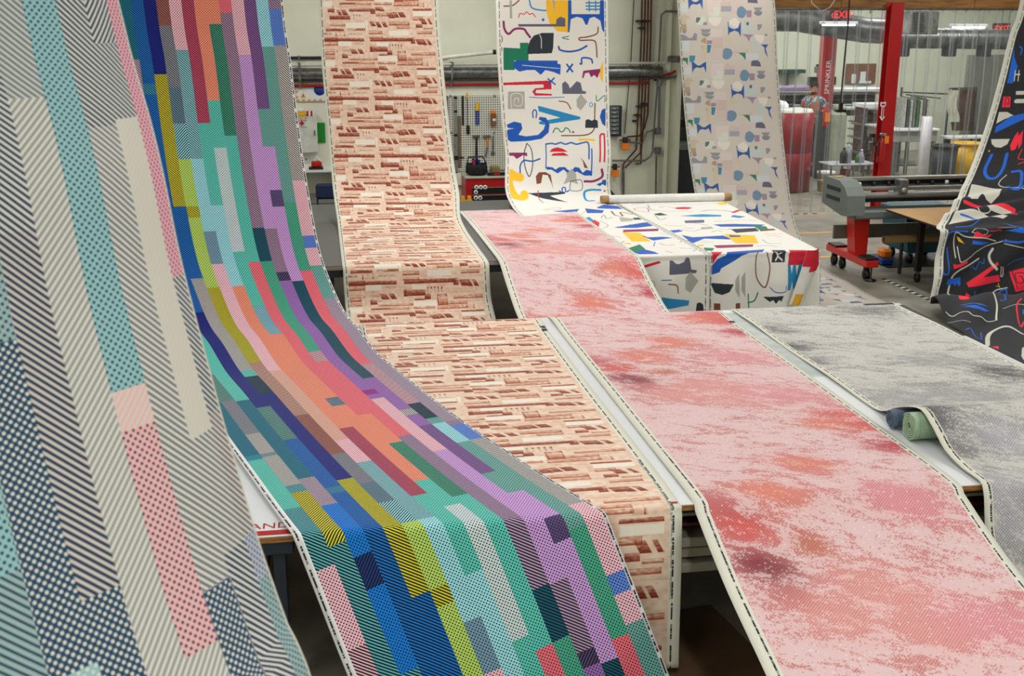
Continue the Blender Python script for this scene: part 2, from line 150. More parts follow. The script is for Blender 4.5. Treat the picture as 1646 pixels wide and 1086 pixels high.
PRINTS={"white": "LN1.5:10,155 21,154 29,148|PS:17,148 20,148 20,170 17,170|LC1.7:42,148 45,157 57,160 65,159 66,148|PY:63,148 91,148 90,187 77,186 67,176 63,160|PS:71,148 74,148 74,165|PA:27,177 75,177 76,171 81,168 87,170 87,180 28,180|PB:91,148 139,148 138,189 134,184 132,173 124,168 118,170 115,178 113,178 109,170 102,168 94,171 92,187 90,187|PW:95,148 132,148 131,165 95,165|LC1.7:114,151 131,151|LC1.7:114,155 131,155|LC1.7:114,159 131,159|LC1.5:118,149 118,161|LC1.5:126,149 126,161|LR1.0:28,169 30,164 35,165 38,162 42,165 46,164 49,168|PB:61,172 60,172 60,173 59,173 59,174 58,173 58,173 57,172 57,172 57,171 58,171 58,170 59,170 60,170 60,171 60,171 61,172|LM2.7:9,174 10,183 15,189 23,183 34,183 38,188 42,193|LN1.0:5,190 7,196 4,203 6,207 4,215|PG:8,206 29,207 29,200 40,200 39,222 21,222 21,234 7,234|PK:42,197 47,191 57,188 72,188 71,206 69,213 38,214 39,205|LW1.0:54,190 56,195 56,207|LG1.0:91,192 83,194 91,196|LB2.2:78,205 80,209 91,211 104,209 114,204|LN1.5:129,181 127,189 114,193 105,194 106,197 122,197 126,202 127,218|LB2.0:105,226 107,226 108,219 119,220 121,225|PB:20,224 24,222 76,222 76,226 80,227 79,240 72,237 65,235 60,234 54,240 47,234 36,234 27,236 20,231|LW0.8:31,228 78,232|LB2.2:88,227 95,236|LB2.3:95,227 88,236|PM:107,244 109,235 134,232 133,237 130,237 127,244 123,240 119,243 116,237 111,238 109,244|PY:135,222 131,232 130,242 134,251|PR:3,250 67,247 67,258 47,259 46,263 67,264 67,266 45,266 42,261 46,257 57,256 57,252 3,253|LB1.7:63,245 72,252|LB1.8:71,244 63,252|PA:81,264 81,251 85,248 89,252 91,257 96,252 100,248 105,250 107,260 112,261 111,264|PS:11,261 32,261 31,283 9,283|LW0.8:14,282 15,265 28,265 27,278 18,278 19,270 24,270 23,274|PS:105,264 113,274 104,285 99,280 99,271|LG1.0:125,266 126,273 136,266 136,274|LB0.8:38,268 56,269 83,268|LN1.3:76,273 86,275 91,283|CC0.8:120,278 120,278 119,279 119,280 118,280 117,280 116,279 116,278 116,278 116,277 116,276 117,275 118,275 119,275 119,276 120,277 120,278|LN1.5:123,276 122,296 121,308 110,316 77,317|PC:48,279 53,280 103,293 103,296 54,303 48,302 49,299 77,294 49,286|LB1.5:41,294 41,287 44,284 46,287 45,294|PB:137,282 132,284 129,293 132,302 136,305|PK:109,307 110,297 114,296 118,298 122,296 126,298 126,307|PB:6,303 16,299 25,301 26,308 20,316 30,318 46,316 54,309 57,301 48,296 50,293 58,294 62,303 60,313 50,321 32,324 9,325 1,319 1,313 8,309 16,308 7,307|LG1.3:66,313 69,308 73,308 76,312 80,311 83,307 87,309 89,313|PM:94,312 94,313 94,313 93,314 93,314 92,314 92,313 91,313 91,312 91,312 92,312 92,311 93,311 93,311 94,312 94,312 94,312|LY2.4:100,322 110,322 120,323|LR2.1:127,351 128,323 129,316 133,315 134,319 133,351|LB1.8:55,328 63,327 68,328 75,326 81,328 89,326 96,328 105,326 112,327 112,347|LB1.6:116,334 116,370|LB1.3:55,328 54,359|PB:55,357 63,358 67,361 72,358 80,358 83,361 88,364 93,358 99,359 104,366 109,362 117,364 117,370 107,370 96,364 86,368 78,361 70,366 62,361 55,361|PR:59,338 63,334 70,332 77,334 84,338|PR:61,343 64,340 78,339 85,343|PN:100,345 105,350 111,360 106,359 104,351|PM:1,339 29,339 29,344 24,342 19,345 15,347 11,343 6,343 4,347 1,347|LK1.1:30,327 25,341 26,356 32,369 36,358 36,341 34,332 30,327|LB1.8:20,364 20,355 25,349 36,350 46,347|LY10.5:20,370 12,368 7,365 5,374 8,387 12,396 21,398 24,392|PN:41,369 45,364 54,364 61,368 64,387 62,379 57,368 50,367 48,378 42,379|PS:78,381 83,370 82,366 85,364 89,360 95,367 96,375 98,382 92,379 86,378|LK0.8:88,377 102,376 102,390 87,390 88,377|LM3.2:130,362 131,372 120,378 107,378|PB:123,383 131,380 131,377 137,377 136,386 131,383 128,386|PK:29,391 79,392 78,395 57,397 77,415 47,402|LB1.6:71,390 75,392 76,386 80,386 80,392 85,390|LR1.1:43,388 41,402 44,412|LC3.0:128,392 114,391 105,395 104,413 114,415|PR:135,394 135,395 134,395 134,395 133,396 133,395 132,395 132,394 132,394 132,393 133,393 133,392 134,392 134,392 135,393 135,393 135,394|PN:124,429 138,428 140,439 126,439|LC0.8:144,466 144,486 144,497|PR:139,485 144,493 144,514 141,499|PG:136,547 144,558 144,556|LB1.1:112,566 118,574 129,570|PS:144,556 144,576 144,592 144,571|LM1.0:57,604 62,617 71,614|PY:70,677 80,674 80,685|LN1.0:110,683 114,694 123,692|PB:107,450 122,436 144,456 135,469 108,456|LR1.0:37,439 56,434 59,443 38,445|PB:46,453 83,451 77,462 67,488 49,481 63,467|PR:31,553 55,546 81,526 82,546 73,576 59,586 55,566 37,585 31,573|PC:45,536 56,523 80,506 79,533 62,554|PB:33,594 50,597 47,609 39,616 33,606|LY1.5:17,506 43,508 72,489 86,467|LG0.8:92,517 101,499 97,525 107,515|LN2.0:118,478 114,504 121,512 127,488 139,511|PB:91,450 111,469 103,486 85,480|PK:129,527 143,527 144,539 127,539|PS:115,517 129,533 123,544 108,547|PB:90,580 132,558 144,556 142,578 114,588 93,584|PM:96,597 138,597 132,611 92,611|PY:91,610 109,619 107,637 105,671 85,668|PB:107,631 109,646 126,645 136,653 126,657 109,666 106,642|LC0.8:129,628 140,637|LC0.8:131,620 142,628|LS1.3:86,534 85,572 57,604 49,627 55,657|LB1.0:72,619 72,643 64,664|LR0.8:69,636 76,634 81,642|PG:53,711 70,704 88,685 86,711 66,733 51,730|PB:69,728 84,711 91,727 92,737 72,736|LB0.8:109,672 99,698|LM1.2:45,672 59,686 77,666|LN0.8:45,694 53,701 52,714|LB0.9:103,724 107,734|LB1.0:123,712 138,718 131,729|LN0.8:133,681 141,671 140,684|LG0.8:144,632 144,632 144,641 144,658|PR:63,761 89,754 91,756 66,763|PA:99,768 100,754 103,754 106,757 109,758 115,756 118,751 121,752 123,764 129,765 128,768|PS:122,766 131,776 123,788 117,784 117,772|LN1.2:98,777 107,779 109,787|PC:91,790 122,796 121,801 93,803|PK:129,807 130,799 133,798 136,800 137,807|LB0.8:91,773 101,773|LS0.8:76,775 83,774 84,783 76,784", "white2": "PR:137,76 131,78 119,92 117,86 132,69|LN0.9:42,38 53,32 59,44|PC:113,105 125,118 114,127 106,118|LB1.1:48,149 53,157 60,170|PS:47,181 61,179 59,192 44,194|LR0.9:66,193 72,201 80,192|PB:4,195 17,192 18,202 4,210|LG0.9:49,212 59,204 62,214|PN:111,204 130,203 129,212 108,217|LC1.1:65,262 71,270 82,260|PY:-2,285 13,283 7,293|LB0.9:70,301 85,298 93,307|PK:-1,259 7,256 6,266|LB1.1:15,13 32,5|LR1.1:10,41 26,36 20,66 9,54 10,41|PR:59,44 72,39 82,45 74,56 60,54|LB0.9:32,8 44,16 63,13 89,24 115,18 127,26|LB0.9:34,16 31,58 73,74|PY:121,15 137,10 130,31 121,30|PK:21,84 32,76 36,93 24,95|LB1.8:84,73 99,67 112,72 121,83|PC:48,101 79,93 99,103 96,113 70,112|PA:43,134 54,133 68,132 62,151 48,151 39,150|LR1.1:76,146 105,142 129,146|PB:68,165 94,165 129,175 117,188 72,181|PG:112,178 126,187 122,205 110,207|PK:78,198 110,195 107,215 76,222|LN0.8:20,189 29,203 49,188|PB:8,224 16,240 55,235 58,261 26,250 2,275|LC0.9:14,260 30,268|LC0.9:11,270 27,276|PY:59,226 92,240 78,286 52,282|PA:63,232 75,238 71,247 59,247|PM:22,289 70,290 64,303 20,304|PG:6,299 17,304 9,317 1,314|LN0.9:107,233 127,236|LG0.8:91,266 90,288 105,290|LR0.8:104,247 114,244 119,256|LG0.8:21,90 17,123 28,112|LR0.9:11,162 32,170|LB1.1:28,182 36,185|LY1.1:11,156 16,170|PR:5,321 19,323 5,342 1,345|PB:1,355 1,347 9,339 19,335 24,324 72,318 65,329 48,331 32,340 25,343 14,348 12,352|LN1.3:59,328 56,343 58,359 66,369 70,365 73,350 71,338 69,329|PK:79,322 94,324 91,344 75,344|LW1.8:80,330 83,337 80,342|LW1.9:87,333 83,337 88,342|PR:99,324 119,327 118,348 95,347|PC:95,347 98,347 100,356 102,347 105,347 107,359 109,347 113,347 112,361 108,369 103,373 101,364 99,373 95,373|PK:2,363 28,364 23,372 15,375 7,373|PS:35,354 36,379 30,370 30,360|PS:43,352 44,379 38,370 38,358|LB0.9:73,369 80,374 92,374 93,368|PK:66,379 90,378 87,384 84,382 80,386 77,382 73,384 70,382|LG1.4:48,376 49,390|LG1.4:48,385 56,383 60,375|PN:6,384 13,384 13,391 6,391|PN:31,384 37,384 37,392 31,391", "dark": "LB1.7:17,203 21,206 21,213|PB:10,204 12,249 20,249 21,228 14,217|LW1.9:20,238 26,238|LW1.4:19,233 21,246|LW1.4:24,233 26,246|PW:27,259 38,259 39,264 28,264|LW5.5:31,272 41,272|PR:12,266 22,266 25,280 14,280|LK0.8:18,280 16,268 20,269 22,276 19,275|PW:13,302 12,286 23,286 33,291 22,296|PB:15,315 14,306 29,292 46,288 49,296 36,303 26,309|PW:13,324 38,324 37,332 30,337 22,336 16,331|PR:43,320 46,313 51,330 50,340 45,342 41,334|PR:48,320 52,312 56,332 54,340|LB4.5:21,348 20,373 29,388 39,387 43,371 41,347|LR1.2:59,340 58,354 67,356|LR1.2:61,364 68,360|PY:17,342 17,342 17,343 17,343 16,343 16,343 15,343 15,342 15,342 15,341 15,341 15,340 15,340 16,340 16,341 17,341 17,342|LB4.1:57,377 69,378 75,405 69,415|LW1.4:51,383 46,395 50,404 83,414|PW:13,426 11,401 53,410 54,426 47,437 39,433 31,423 29,434 21,435 15,430|LB3.4:59,405 73,416 81,406|PR:11,437 39,442 84,454 87,476 79,469 59,457 40,446 13,441|LW1.4:35,456 42,464 52,463 54,455|PW:42,450 58,453 80,458 81,466 66,462 53,460|LY0.8:18,449 20,458|LY0.8:21,449 24,459|LY0.8:19,453 27,454|LR1.4:72,470 92,476|PW:11,456 47,465 82,479 78,484 51,477 34,477 18,488 12,493|LB2.2:20,470 35,473 49,483 43,498 22,499|LW0.8:39,511 47,506 58,509 55,514 39,511|PR:40,516 45,510 55,515 66,514 61,518 48,518|LR0.9:61,510 69,511 73,510 79,511|PB:78,488 104,508 104,514 81,511 99,508|LB2.1:8,521 10,511 18,509 34,510|LW1.3:21,539 18,513 22,511 33,516 55,518 73,523|LW1.2:23,527 25,539 28,544 38,539 46,533 60,528 75,525 85,522|PY:21,515 25,517 31,524 24,521|PB:40,520 65,524 53,526 39,524|LW1.0:83,526 106,531|LB1.4:7,528 9,554 12,558 15,555 12,528|PR:19,546 23,547 31,544 36,542 36,546 28,550 20,552|LB2.4:82,523 97,524 105,522|LW2.4:19,630 21,571 21,561 27,554 40,548 52,542|PB:16,564 32,562 34,570 32,573 29,569 28,573 24,569 21,572 17,570|LB1.1:42,551 43,552|LB1.1:45,550 50,554 54,546 59,548 60,542|PR:40,569 76,546 77,550 60,563 82,562 85,570 43,574|LW3.2:70,532 66,539 68,547 76,555|LW1.2:81,552 85,564 87,562 84,553|PR:94,559 110,554 114,580 103,582|LK0.8:105,579 97,558|LK0.8:110,560 101,561 104,571 110,570 107,564 105,564|LB0.9:89,551 97,546 107,543|PR:30,635 41,580 46,583 42,638|LB1.2:52,579 53,624 64,609|LY0.8:81,575 85,576|LY0.8:83,572 85,577|LW1.4:62,590 71,608 77,583 93,577|LB1.7:74,600 81,586 93,582 85,636 76,644|LW2.2:49,590 71,597 70,646 56,684|PB:26,650 40,658 56,661 44,662 28,654|PB:27,658 43,664 55,667 47,670 35,668|LW1.4:5,665 10,672 20,669 27,673 30,681 40,680 45,685 56,684|LW0.9:72,663 82,663 96,665|LR1.7:97,653 87,665 78,690 75,704 84,693|PB:91,672 93,672 90,681 87,681|LW0.8:-2,683 9,687 22,694|LB1.4:9,710 17,706 12,723 16,726 27,709|LW4.3:6,749 26,722 41,709 57,708 66,720|PR:6,754 13,757 8,766|PW:32,779 28,787 25,794 22,799 20,800 20,798 21,794 23,786 27,778 31,770 35,763 39,759 41,758 41,759 39,764 36,771 32,779", "geo": "P1:16,235 18,235 24,240 28,240 34,236 37,235 36,251 33,242 28,244 23,243 19,245 16,251|P2:3,243 15,243 14,254 3,254|P3:44,238 62,238 61,258 42,258|P4:78,236 93,236 91,257 77,257|P5:62,243 67,236 72,240 78,240 77,246 62,246|P6:63,246 78,246 77,254 62,254|P7:52,248 60,248 59,261 51,261|P7:46,255 60,255 59,261 45,261|P8:44,262 62,262 61,268 57,273 52,275 47,272 44,268|P9:99,255 98,258 96,261 94,263 91,263 89,263 86,261 85,258 85,255 86,252 87,249 90,247 92,246 95,247 97,249 99,252 99,255|PA:99,252 107,252 106,262 99,262|PB:110,248 123,248 119,254 113,254|PC:110,254 123,254 120,259 115,260 111,258|PD:103,235 105,233 112,232 116,236 117,242 102,241|PE:3,264 5,260 10,258 15,260 18,264|PE:3,264 12,264 11,272 2,272|PF:3,272 11,272 11,280 2,280|PB:11,282 11,283 10,284 9,285 8,285 7,285 6,284 5,283 5,282 5,281 6,280 7,279 8,279 9,279 10,280 11,281 11,282|PB:3,286 9,288 14,292 19,291 22,284 26,286 25,295 3,295|P7:25,261 39,261 39,273 25,273|PG:26,262 32,262 31,266 27,270 25,269|PA:36,269 41,269 41,273 35,273|P1:71,268 76,273 85,277 90,268 89,290 86,283 80,281 73,284 71,289 71,278|PW:88,271 87,274 86,277 83,278 80,279 77,278 74,277 72,274 72,271 73,268 75,266 78,264 81,263 84,264 86,266 88,268 88,271|PH:91,269 109,269 108,285 90,285|PI:98,269 102,269 101,274 98,273|PB:114,272 121,272 120,276 116,281 114,280|PA:91,286 108,287 103,291 101,297 98,291|P8:109,287 124,288 122,296 117,300 112,298|PA:124,286 128,286 128,289 124,289|P1:118,301 129,301 125,307 128,320 124,313 123,305|P5:48,291 63,291 62,307 47,307|PA:40,295 47,295 47,300 39,300|PF:31,297 32,294 36,291 39,292 38,300|PB:36,305 36,306 36,307 35,308 33,308 32,308 32,307 31,306 31,305 31,304 32,303 33,302 34,302 35,302 36,303 36,304 36,305|PJ:32,301 39,301 37,323 30,323|PK:40,301 46,302 43,313 39,313|PB:31,279 46,279 43,284 34,284|PB:31,284 46,285 41,290 35,289|P9:76,314 75,317 73,320 70,322 67,323 64,322 61,320 60,317 60,314 61,311 63,308 65,307 68,306 72,307 74,308 76,311 76,314|P5:80,306 83,311 89,312 95,311 98,307 100,307 99,315 79,314|PL:85,313 95,313 95,324 91,318|PJ:67,289 72,288 77,294 72,299 68,296|PL:3,320 11,320 10,331 7,325 3,324|PK:13,317 22,317 20,325 16,327 13,326|P2:3,296 15,296 13,311 2,311|P4:45,308 63,308 61,323 44,323|P3:46,279 63,279 62,290 45,290|PH:107,296 116,296 115,312 106,312|P2:96,314 114,314 113,324 95,324"}
BRICK='0,0.0,21,5.1,2;2,1.0,51,4.9,3;2,5.2,20,9.9,2;1,1.5,4,9.6,3;21,4.6,36,10.1,0;36,5.9,50,8.3,g;3,10.6,16,15.2,1;12,10.6,35,15.2,1;17,14.2,33,17.2,g;-1,16.2,16,20.7,2;-1,21.7,16,25.5,2;-2,20.7,16,22.4,1;24,19.2,31,24.3,3;31,19.2,36,21.7,g;36,13.7,44,19.2,w3;45,13.7,51,19.2,w3;52,14.2,54,17.7,1;58,0.6,109,4.9,3;106,0.6,111,7.7,3;58,6.1,65,10.1,1;65,6.1,79,10.6,0;57,10.9,78,16.7,3;57,10.1,60,17.2,3;79,8.1,98,15.0,v;98,10.2,125,15.2,1;114,2.1,121,8.7,w3;120,2.1,126,9.2,w3;127,2.6,132,9.2,w3;109,15.7,132,18.7,1;105,17.7,134,21.2,2;77,15.2,83,20.7,3;84,15.2,91,21.2,w1;67,19.2,77,21.4,3;66,21.7,88,27.3,0;89,15.7,99,27.8,b2;98,19.2,103,24.3,1;98,23.8,118,27.1,2;88,28.1,118,32.9,2;117,24.3,125,33.9,1;123,24.8,124,33.9,2;103,21.7,134,24.3,1;31,24.3,65,26.8,2;24,28.5,43,30.8,3;43,28.8,61,31.3,2;23,28.3,62,34.4,1;-1,27.3,16,33.4,0;-1,33.4,5,35.4,2;-1,37.4,4,41.5,2;10,35.4,18,39.4,3;15,32.4,17,40.5,2;23,36.9,28,43.0,w3;28,36.4,35,43.0,w3;35,35.4,65,38.9,3;60,36.4,66,41.5,3;65,28.8,86,31.3,2;66,33.4,72,37.9,3;71,33.9,78,38.4,w3;66,38.9,81,43.7,1;66,41.5,81,44.3,2;82,34.4,107,37.9,1;82,40.0,90,46.5,w3;89,39.4,95,46.0,w3;95,39.4,103,45.5,w3;107,34.4,110,48.6,1;110,35.4,133,37.9,3;111,38.9,133,44.0,0;110,44.5,122,49.1,2;121,47.0,128,53.6,w3;130,47.0,134,53.6,w3;12,43.5,36,48.1,3;11,48.6,53,50.6,1;39,42.0,51,48.6,v;0,46.5,5,53.1,w3;8,48.6,12,57.7,1;12,53.1,30,55.7,2;30,51.6,53,57.7,0;7,58.2,28,61.3,3;32,57.7,53,60.8,g;39,58.2,53,60.8,2;54,48.6,56,60.8,0;61,50.1,67,55.7,w3;68,50.6,74,57.2,w3;75,50.6,81,56.7,w3;81,50.4,106,54.9,2;90,55.5,106,58.7,2;113,53.1,121,57.7,3;122,56.7,133,59.2,2;-2,63.3,14,65.4,g;18,62.3,29,67.4,b1;32,63.8,50,65.4,g;57,60.8,73,64.8,2;73,61.3,81,66.4,1;81,60.8,104,66.4,0;57,66.9,73,69.9,2;114,61.3,132,64.8,2;114,65.9,132,67.9,1'
# ------------------------------------------------------------------ setting
m_conc=mat('concrete',(.56,.55,.50),.42,0,.05,3,.1,c2=(.47,.455,.41),detail=10)
m_wall=mat('painted_wall',(.86,.87,.80),.6,0,.02,2,.05,c2=(.83,.84,.77))
m_wood=mat('beam_wood',(.56,.39,.18),.6,0,.1,3,.2,c2=(.42,.27,.11),stretch=(1,8,8))
m_steel=mat('galvanised_steel',(.55,.56,.56),.35,.8,.08,14,c2=(.42,.43,.43))
m_white=mat('white_laminate',(.86,.875,.89),.35,0,.01,4)
m_black=mat('black_plastic',(.05,.05,.055),.45); m_dark=mat('dark_steel',(.13,.16,.20),.5,.2,.08,6)
m_red=mat('red_paint',(.66,.05,.07),.4,0,.05,3); m_yel=mat('yellow_tape',(.86,.66,.10),.5,0,.05,5)
m_grey=mat('grey_plastic',(.40,.43,.42),.5,0,.03,5); m_cop=mat('copper_pipe',(.36,.20,.12),.4,.5,.1,8)
m_org=mat('orange_plastic',(.93,.50,.06),.5); m_blk_tape=mat('black_tape',(.06,.07,.07),.6)
m_kraft=mat('kraft_paper',(.68,.54,.36),.75,0,.03,6); m_green=mat('green_plastic',(.05,.55,.15),.5)
m_gtop=mat('grey_mat',(.36,.365,.36),.6,0,.02,6); m_alu=mat('aluminium',(.66,.67,.66),.3,.7,.05,10)
m_txt=mat('print_ink',(.13,.13,.17),.7,var=0)
fl=MB().box((-7,-3,-.2),(18.5,33,0)).build('floor',m_conc); struct(fl,'grey concrete workshop floor')
struct(MB().box((-7,18.3,0),(5.72,18.5,5.4)).build('wall_back',m_wall))
struct(MB().box((5.72,18.3,3.75),(18.5,18.5,5.4)).build('wall_upper',m_wall))
struct(MB().box((-7.2,-3,0),(-7,18.5,5.4)).build('wall_left',m_wall)); struct(MB().box((18.5,-3,0),(18.7,33,5.4)).build('wall_right',m_wall))
struct(MB().box((-7,-3.2,0),(18.5,-3,5.4)).build('wall_front',m_wall))
struct(MB().box((-7.2,-3.2,5.4),(18.7,33.2,5.6)).build('ceiling',mat('ceiling_paint',(.90,.90,.88),.8)))
struct(MB().box((5.3,27.5,0),(18.5,27.7,5.4)).build('wall_far',mat('far_wall_paint',(.84,.86,.79),.6,0,.02,2)))
struct(MB().box((5.3,18.5,0),(5.5,27.7,5.4)).build('wall_side',m_wall))
t=thing('header_beam','wooden header beam of bolted boards carrying the clear strip curtain','beam',(9,18.3,3.35))
for i,x in enumerate((5.72,8.3,10.6,13.4)): MB().box((x+.004,18.1,3.36),((8.3,10.6,13.4,18.4)[i],18.3,3.75),.01).build('board',m_wood,t)
MB().box((5.72,18.14,3.33),(18.4,18.22,3.357)).build('mounting_rail',m_steel,t)
t['kind']='structure'
# wall trim at the doorway
struct(MB().box((5.5,18.25,0),(5.56,18.3,5.3)).box((5.66,18.2,0),(5.74,18.3,5.3)).build('trim_1',m_wall))
struct(MB().box((5.74,18.9,0),(7.05,18.98,2.9)).build('door_1',mat('dark_door_paint',(.23,.235,.20),.6)))
# floor tapes
def tape(name,a,b,wd,m,label,cat='tape',dash=None,group=None):
    a=np.array(a,float); b=np.array(b,float); d=b-a; L=np.linalg.norm(d); d/=L; n=np.array([-d[1],d[0]]); mb=MB()
    segs=[(0,L)] if not dash else [(k*dash,k*dash+dash*.5) for k in range(int(L/dash))]
    for s0,s1 in segs:
        q=[a+d*s0-n*wd/2,a+d*s1-n*wd/2,a+d*s1+n*wd/2,a+d*s0+n*wd/2]
        mb.prism([tuple(p) for p in q],.0005,.004 if not dash else .006,'Z')
    return mb
def ftape(p,q,wd,m,label,dash=None,m2=None):
    A=oZ(*p,0);B=oZ(*q,0); o=tape('floor_tape',A[:2],B[:2],wd,m,label).build('floor_tape',m); tag(o,label,'tape')
    if dash: tape('s',A[:2],B[:2],wd*1.001,m2,'',dash=dash).build('stripe',m2,o,kind='stuff')
    return o
ftape((1284,375.5),(1362,372),.08,m_yel,'yellow floor tape line between geometric fabric and cutter')
ftape((1366,371.8),(1646,360),.08,m_yel,'yellow floor tape line seen behind the teal bin')
ftape((1312,413.5),(1356,412),.09,m_yel,'short yellow floor tape left of the red cutter foot')
ftape((1392,410),(1446,408.5),.09,m_yel,'yellow floor tape crossing behind the cutter foot')
ftape((1325,438),(1413,488),.12,m_yel,'wide yellow floor tape edging the geometric fabric on the floor')
ftape((1276,344),(1328,342.8),.06,m_yel,'yellow and black striped floor tape near the red tank',.16,m_blk_tape)
ftape((1420,448),(1500,485),.05,mat('white_tape',(.86,.87,.87),.5),'black and white striped floor tape right of the cutter foot',.14,m_blk_tape)
# ------------------------------------------------------------------ fabric ribbons
def cr(P,n=12):
    P=np.array(P,float); Q=np.vstack([2*P[:1]-P[1:2],P,2*P[-1:]-P[-2:-1]]); out=[]
    for i in range(1,len(P)):
        a,b,c,d=Q[i-1],Q[i],Q[i+1],Q[i+2]
        for t in np.linspace(0,1,n,endpoint=False): out.append(.5*(2*b+(-a+c)*t+(2*a-5*b+4*c-d)*t*t+(-a+3*b-3*c+d)*t**3))
    out.append(P[-1]); return np.array(out)
def fold(P,Ye=5.0,zt=.92):
    r=.03; q=np.pi/2*r; o=P.copy(); m=(P[:,1]<Ye)&(P[:,2]>.85); d=Ye-P[:,1]
    a=m&(d<q); o[a,1]=Ye-r*np.sin(d[a]/r); o[a,2]=zt-r*(1-np.cos(d[a]/r))
    k=m&(d>=q); s=d[k]-q; o[k,2]=zt-r-s*.965; o[k,1]=Ye-r-s*.26-.012*(1+np.sin(P[k,0]*9+1))*np.minimum(s*2,1); return o
class Rib:
    def __init__(s,name):
        Lp=np.array([q[:3] for q in RIBS[name]]); Rp=np.array([q[3:] for q in RIBS[name]]); s.name=name
        s.L=cr(Lp); s.R=cr(Rp)
        if name=='color':
            th=math.radians(19); d=np.array([math.sin(th),-math.cos(th),0]); k=np.arange(1,33)[:,None]*.03
            s.L=np.vstack([s.L,s.L[-1]+d*k]); s.R=np.vstack([s.R,s.R[-1]+d*k])
        m=(s.R if name=='left' else (s.L+s.R)/2); s.v=np.r_[0,np.cumsum(np.linalg.norm(np.diff(m,axis=0),axis=1))]; s.W=RW[name]
        if name=='left':
            ss=np.linspace(0,1.6,321); ph=np.radians(np.interp(ss,[0,.05,.11,.16,.22,.4,.6,.8,1.5],[84,79,68,60,54,52,58,66,72]))
            s.ss=ss; s.la=np.r_[0,np.cumsum(np.cos(ph[:-1])*.005)]; s.de=np.r_[0,np.cumsum(np.sin(ph[:-1])*.005)]
    def pts(s,u,v):
        u=np.asarray(u,float); v=np.asarray(v,float)
        A=np.stack([np.interp(v,s.v,s.L[:,k]) for k in range(3)],-1); B=np.stack([np.interp(v,s.v,s.R[:,k]) for k in range(3)],-1)
        if s.name=='left':
            a=np.interp((1-u)*s.W,s.ss,s.la); d=np.interp((1-u)*s.W,s.ss,s.de)
            fh=np.array([math.sin(YAW),math.cos(YAW),0]); return B-RT*a[:,None]-fh*d[:,None]
        P=A+(B-A)*u[:,None]
        if s.name=='color': P=fold(P)
        if s.name=='dark':
            k=np.clip((v-4.6)*2,0,1)*np.clip((6.1-v)*2,0,1); P[:,1]+=k*.05*np.sin(u*13+v*5)*np.sin(v*6+u*3); P[:,2]+=np.clip((v-3.9)*2,0,1)*np.clip((5.0-v)*3,0,1)*.035*np.sin(v*19+u*9)
            k=np.clip((v-6)*3,0,1)*np.clip((8-v)*1,0,1); P[:,2]+=k*.03*(1+np.sin(u*17+v*9))
        if s.name in('white','white2'):
            k=np.clip((v-(7.5 if s.name=='white' else 3.4))*4,0,1); P[:,1]-=k*.03*(1+np.sin(u*15+v*1.3)); 
        if s.name=='gray':
            P[:,2]+=.006*np.sin(u*11+v*4)*np.clip(v*2,0,1)*(P[:,2]<1.2)*(P[:,2]>.9)+.004*(P[:,2]>.9)
        if s.name=='geo': 
            P[:,2]+=np.clip((v-5.6)*4,0,1)*.008*(1+np.sin(u*7+v*5))
        return P
    def mesh(s,name,us,vs,material,label,cat='fabric',group=None,col=None,pat=None,vcol=None):
        us=np.asarray(us);vs=np.asarray(vs);nu,nv=len(us),len(vs)
        U,V=np.meshgrid(us,vs); P=s.pts(U.ravel(),V.ravel())
        i=np.arange(nv-1)[:,None]*nu+np.arange(nu-1)[None,:]; F=np.stack([i,i+nu,i+nu+1,i+1],-1).reshape(-1,4)
        me=bpy.data.meshes.new(name); me.vertices.add(nu*nv); me.vertices.foreach_set('co',P.ravel().astype(np.float32))
        nf=len(F); me.loops.add(nf*4); me.loops.foreach_set('vertex_index',F.ravel().astype(np.int32)); me.polygons.add(nf)
        me.polygons.foreach_set('loop_start',np.arange(nf,dtype=np.int32)*4); me.polygons.foreach_set('loop_total',np.full(nf,4,np.int32)); me.polygons.foreach_set('use_smooth',np.ones(nf,bool))
        me.update(); uv=me.uv_layers.new(name='cloth'); uu=np.stack([U.ravel()[F.ravel()]*s.W,V.ravel()[F.ravel()]],-1); uv.data.foreach_set('uv',uu.ravel().astype(np.float32))
        for nm,arr in (('col',col),('pat',pat)):
            if arr is not None:
                a=me.color_attributes.new(nm,'FLOAT_COLOR','CORNER'); a.data.foreach_set('color',np.repeat(arr.reshape(nf,4),4,axis=0).ravel().astype(np.float32))
        if vcol is not None:
            a=me.color_attributes.new('field','FLOAT_COLOR','POINT'); a.data.foreach_set('color',vcol(U.ravel()*s.W,V.ravel()).ravel().astype(np.float32))
        me.materials.append(material); o=bpy.data.objects.new(name,me); COL.objects.link(o)
        so=o.modifiers.new('cloth_thickness','SOLIDIFY'); so.thickness=.0018; so.offset=0
        tag(o,label,cat,group); return o
    def text(s,body,size,u_m,vs,m,parent,flip=False):
        V,Fc=text_mesh(body,size); b=MB(); V=np.array(V)
        for v0 in vs:
            sg=-1 if flip else 1
            uu=(u_m+sg*V[:,1])/s.W; vv=v0+(-V[:,0] if not flip else V[:,0]); 
            # flip=False: text climbs the selvedge, flip=True: text runs down it
            uu=(u_m-V[:,1]*(1 if not flip else -1))/s.W
            P=s.pts(uu,vv); e=1e-3; Tu=s.pts(uu+e,vv)-P; Tv=s.pts(uu,vv+e)-P; N=np.cross(Tu,Tv); N/=np.linalg.norm(N,axis=1)[:,None]+1e-9
            N*=np.sign(((CAM-P)*N).sum(1))[:,None]; b.add(P+N*.0022,Fc)
        return b.build('selvedge_lettering',m,parent,kind='stuff')
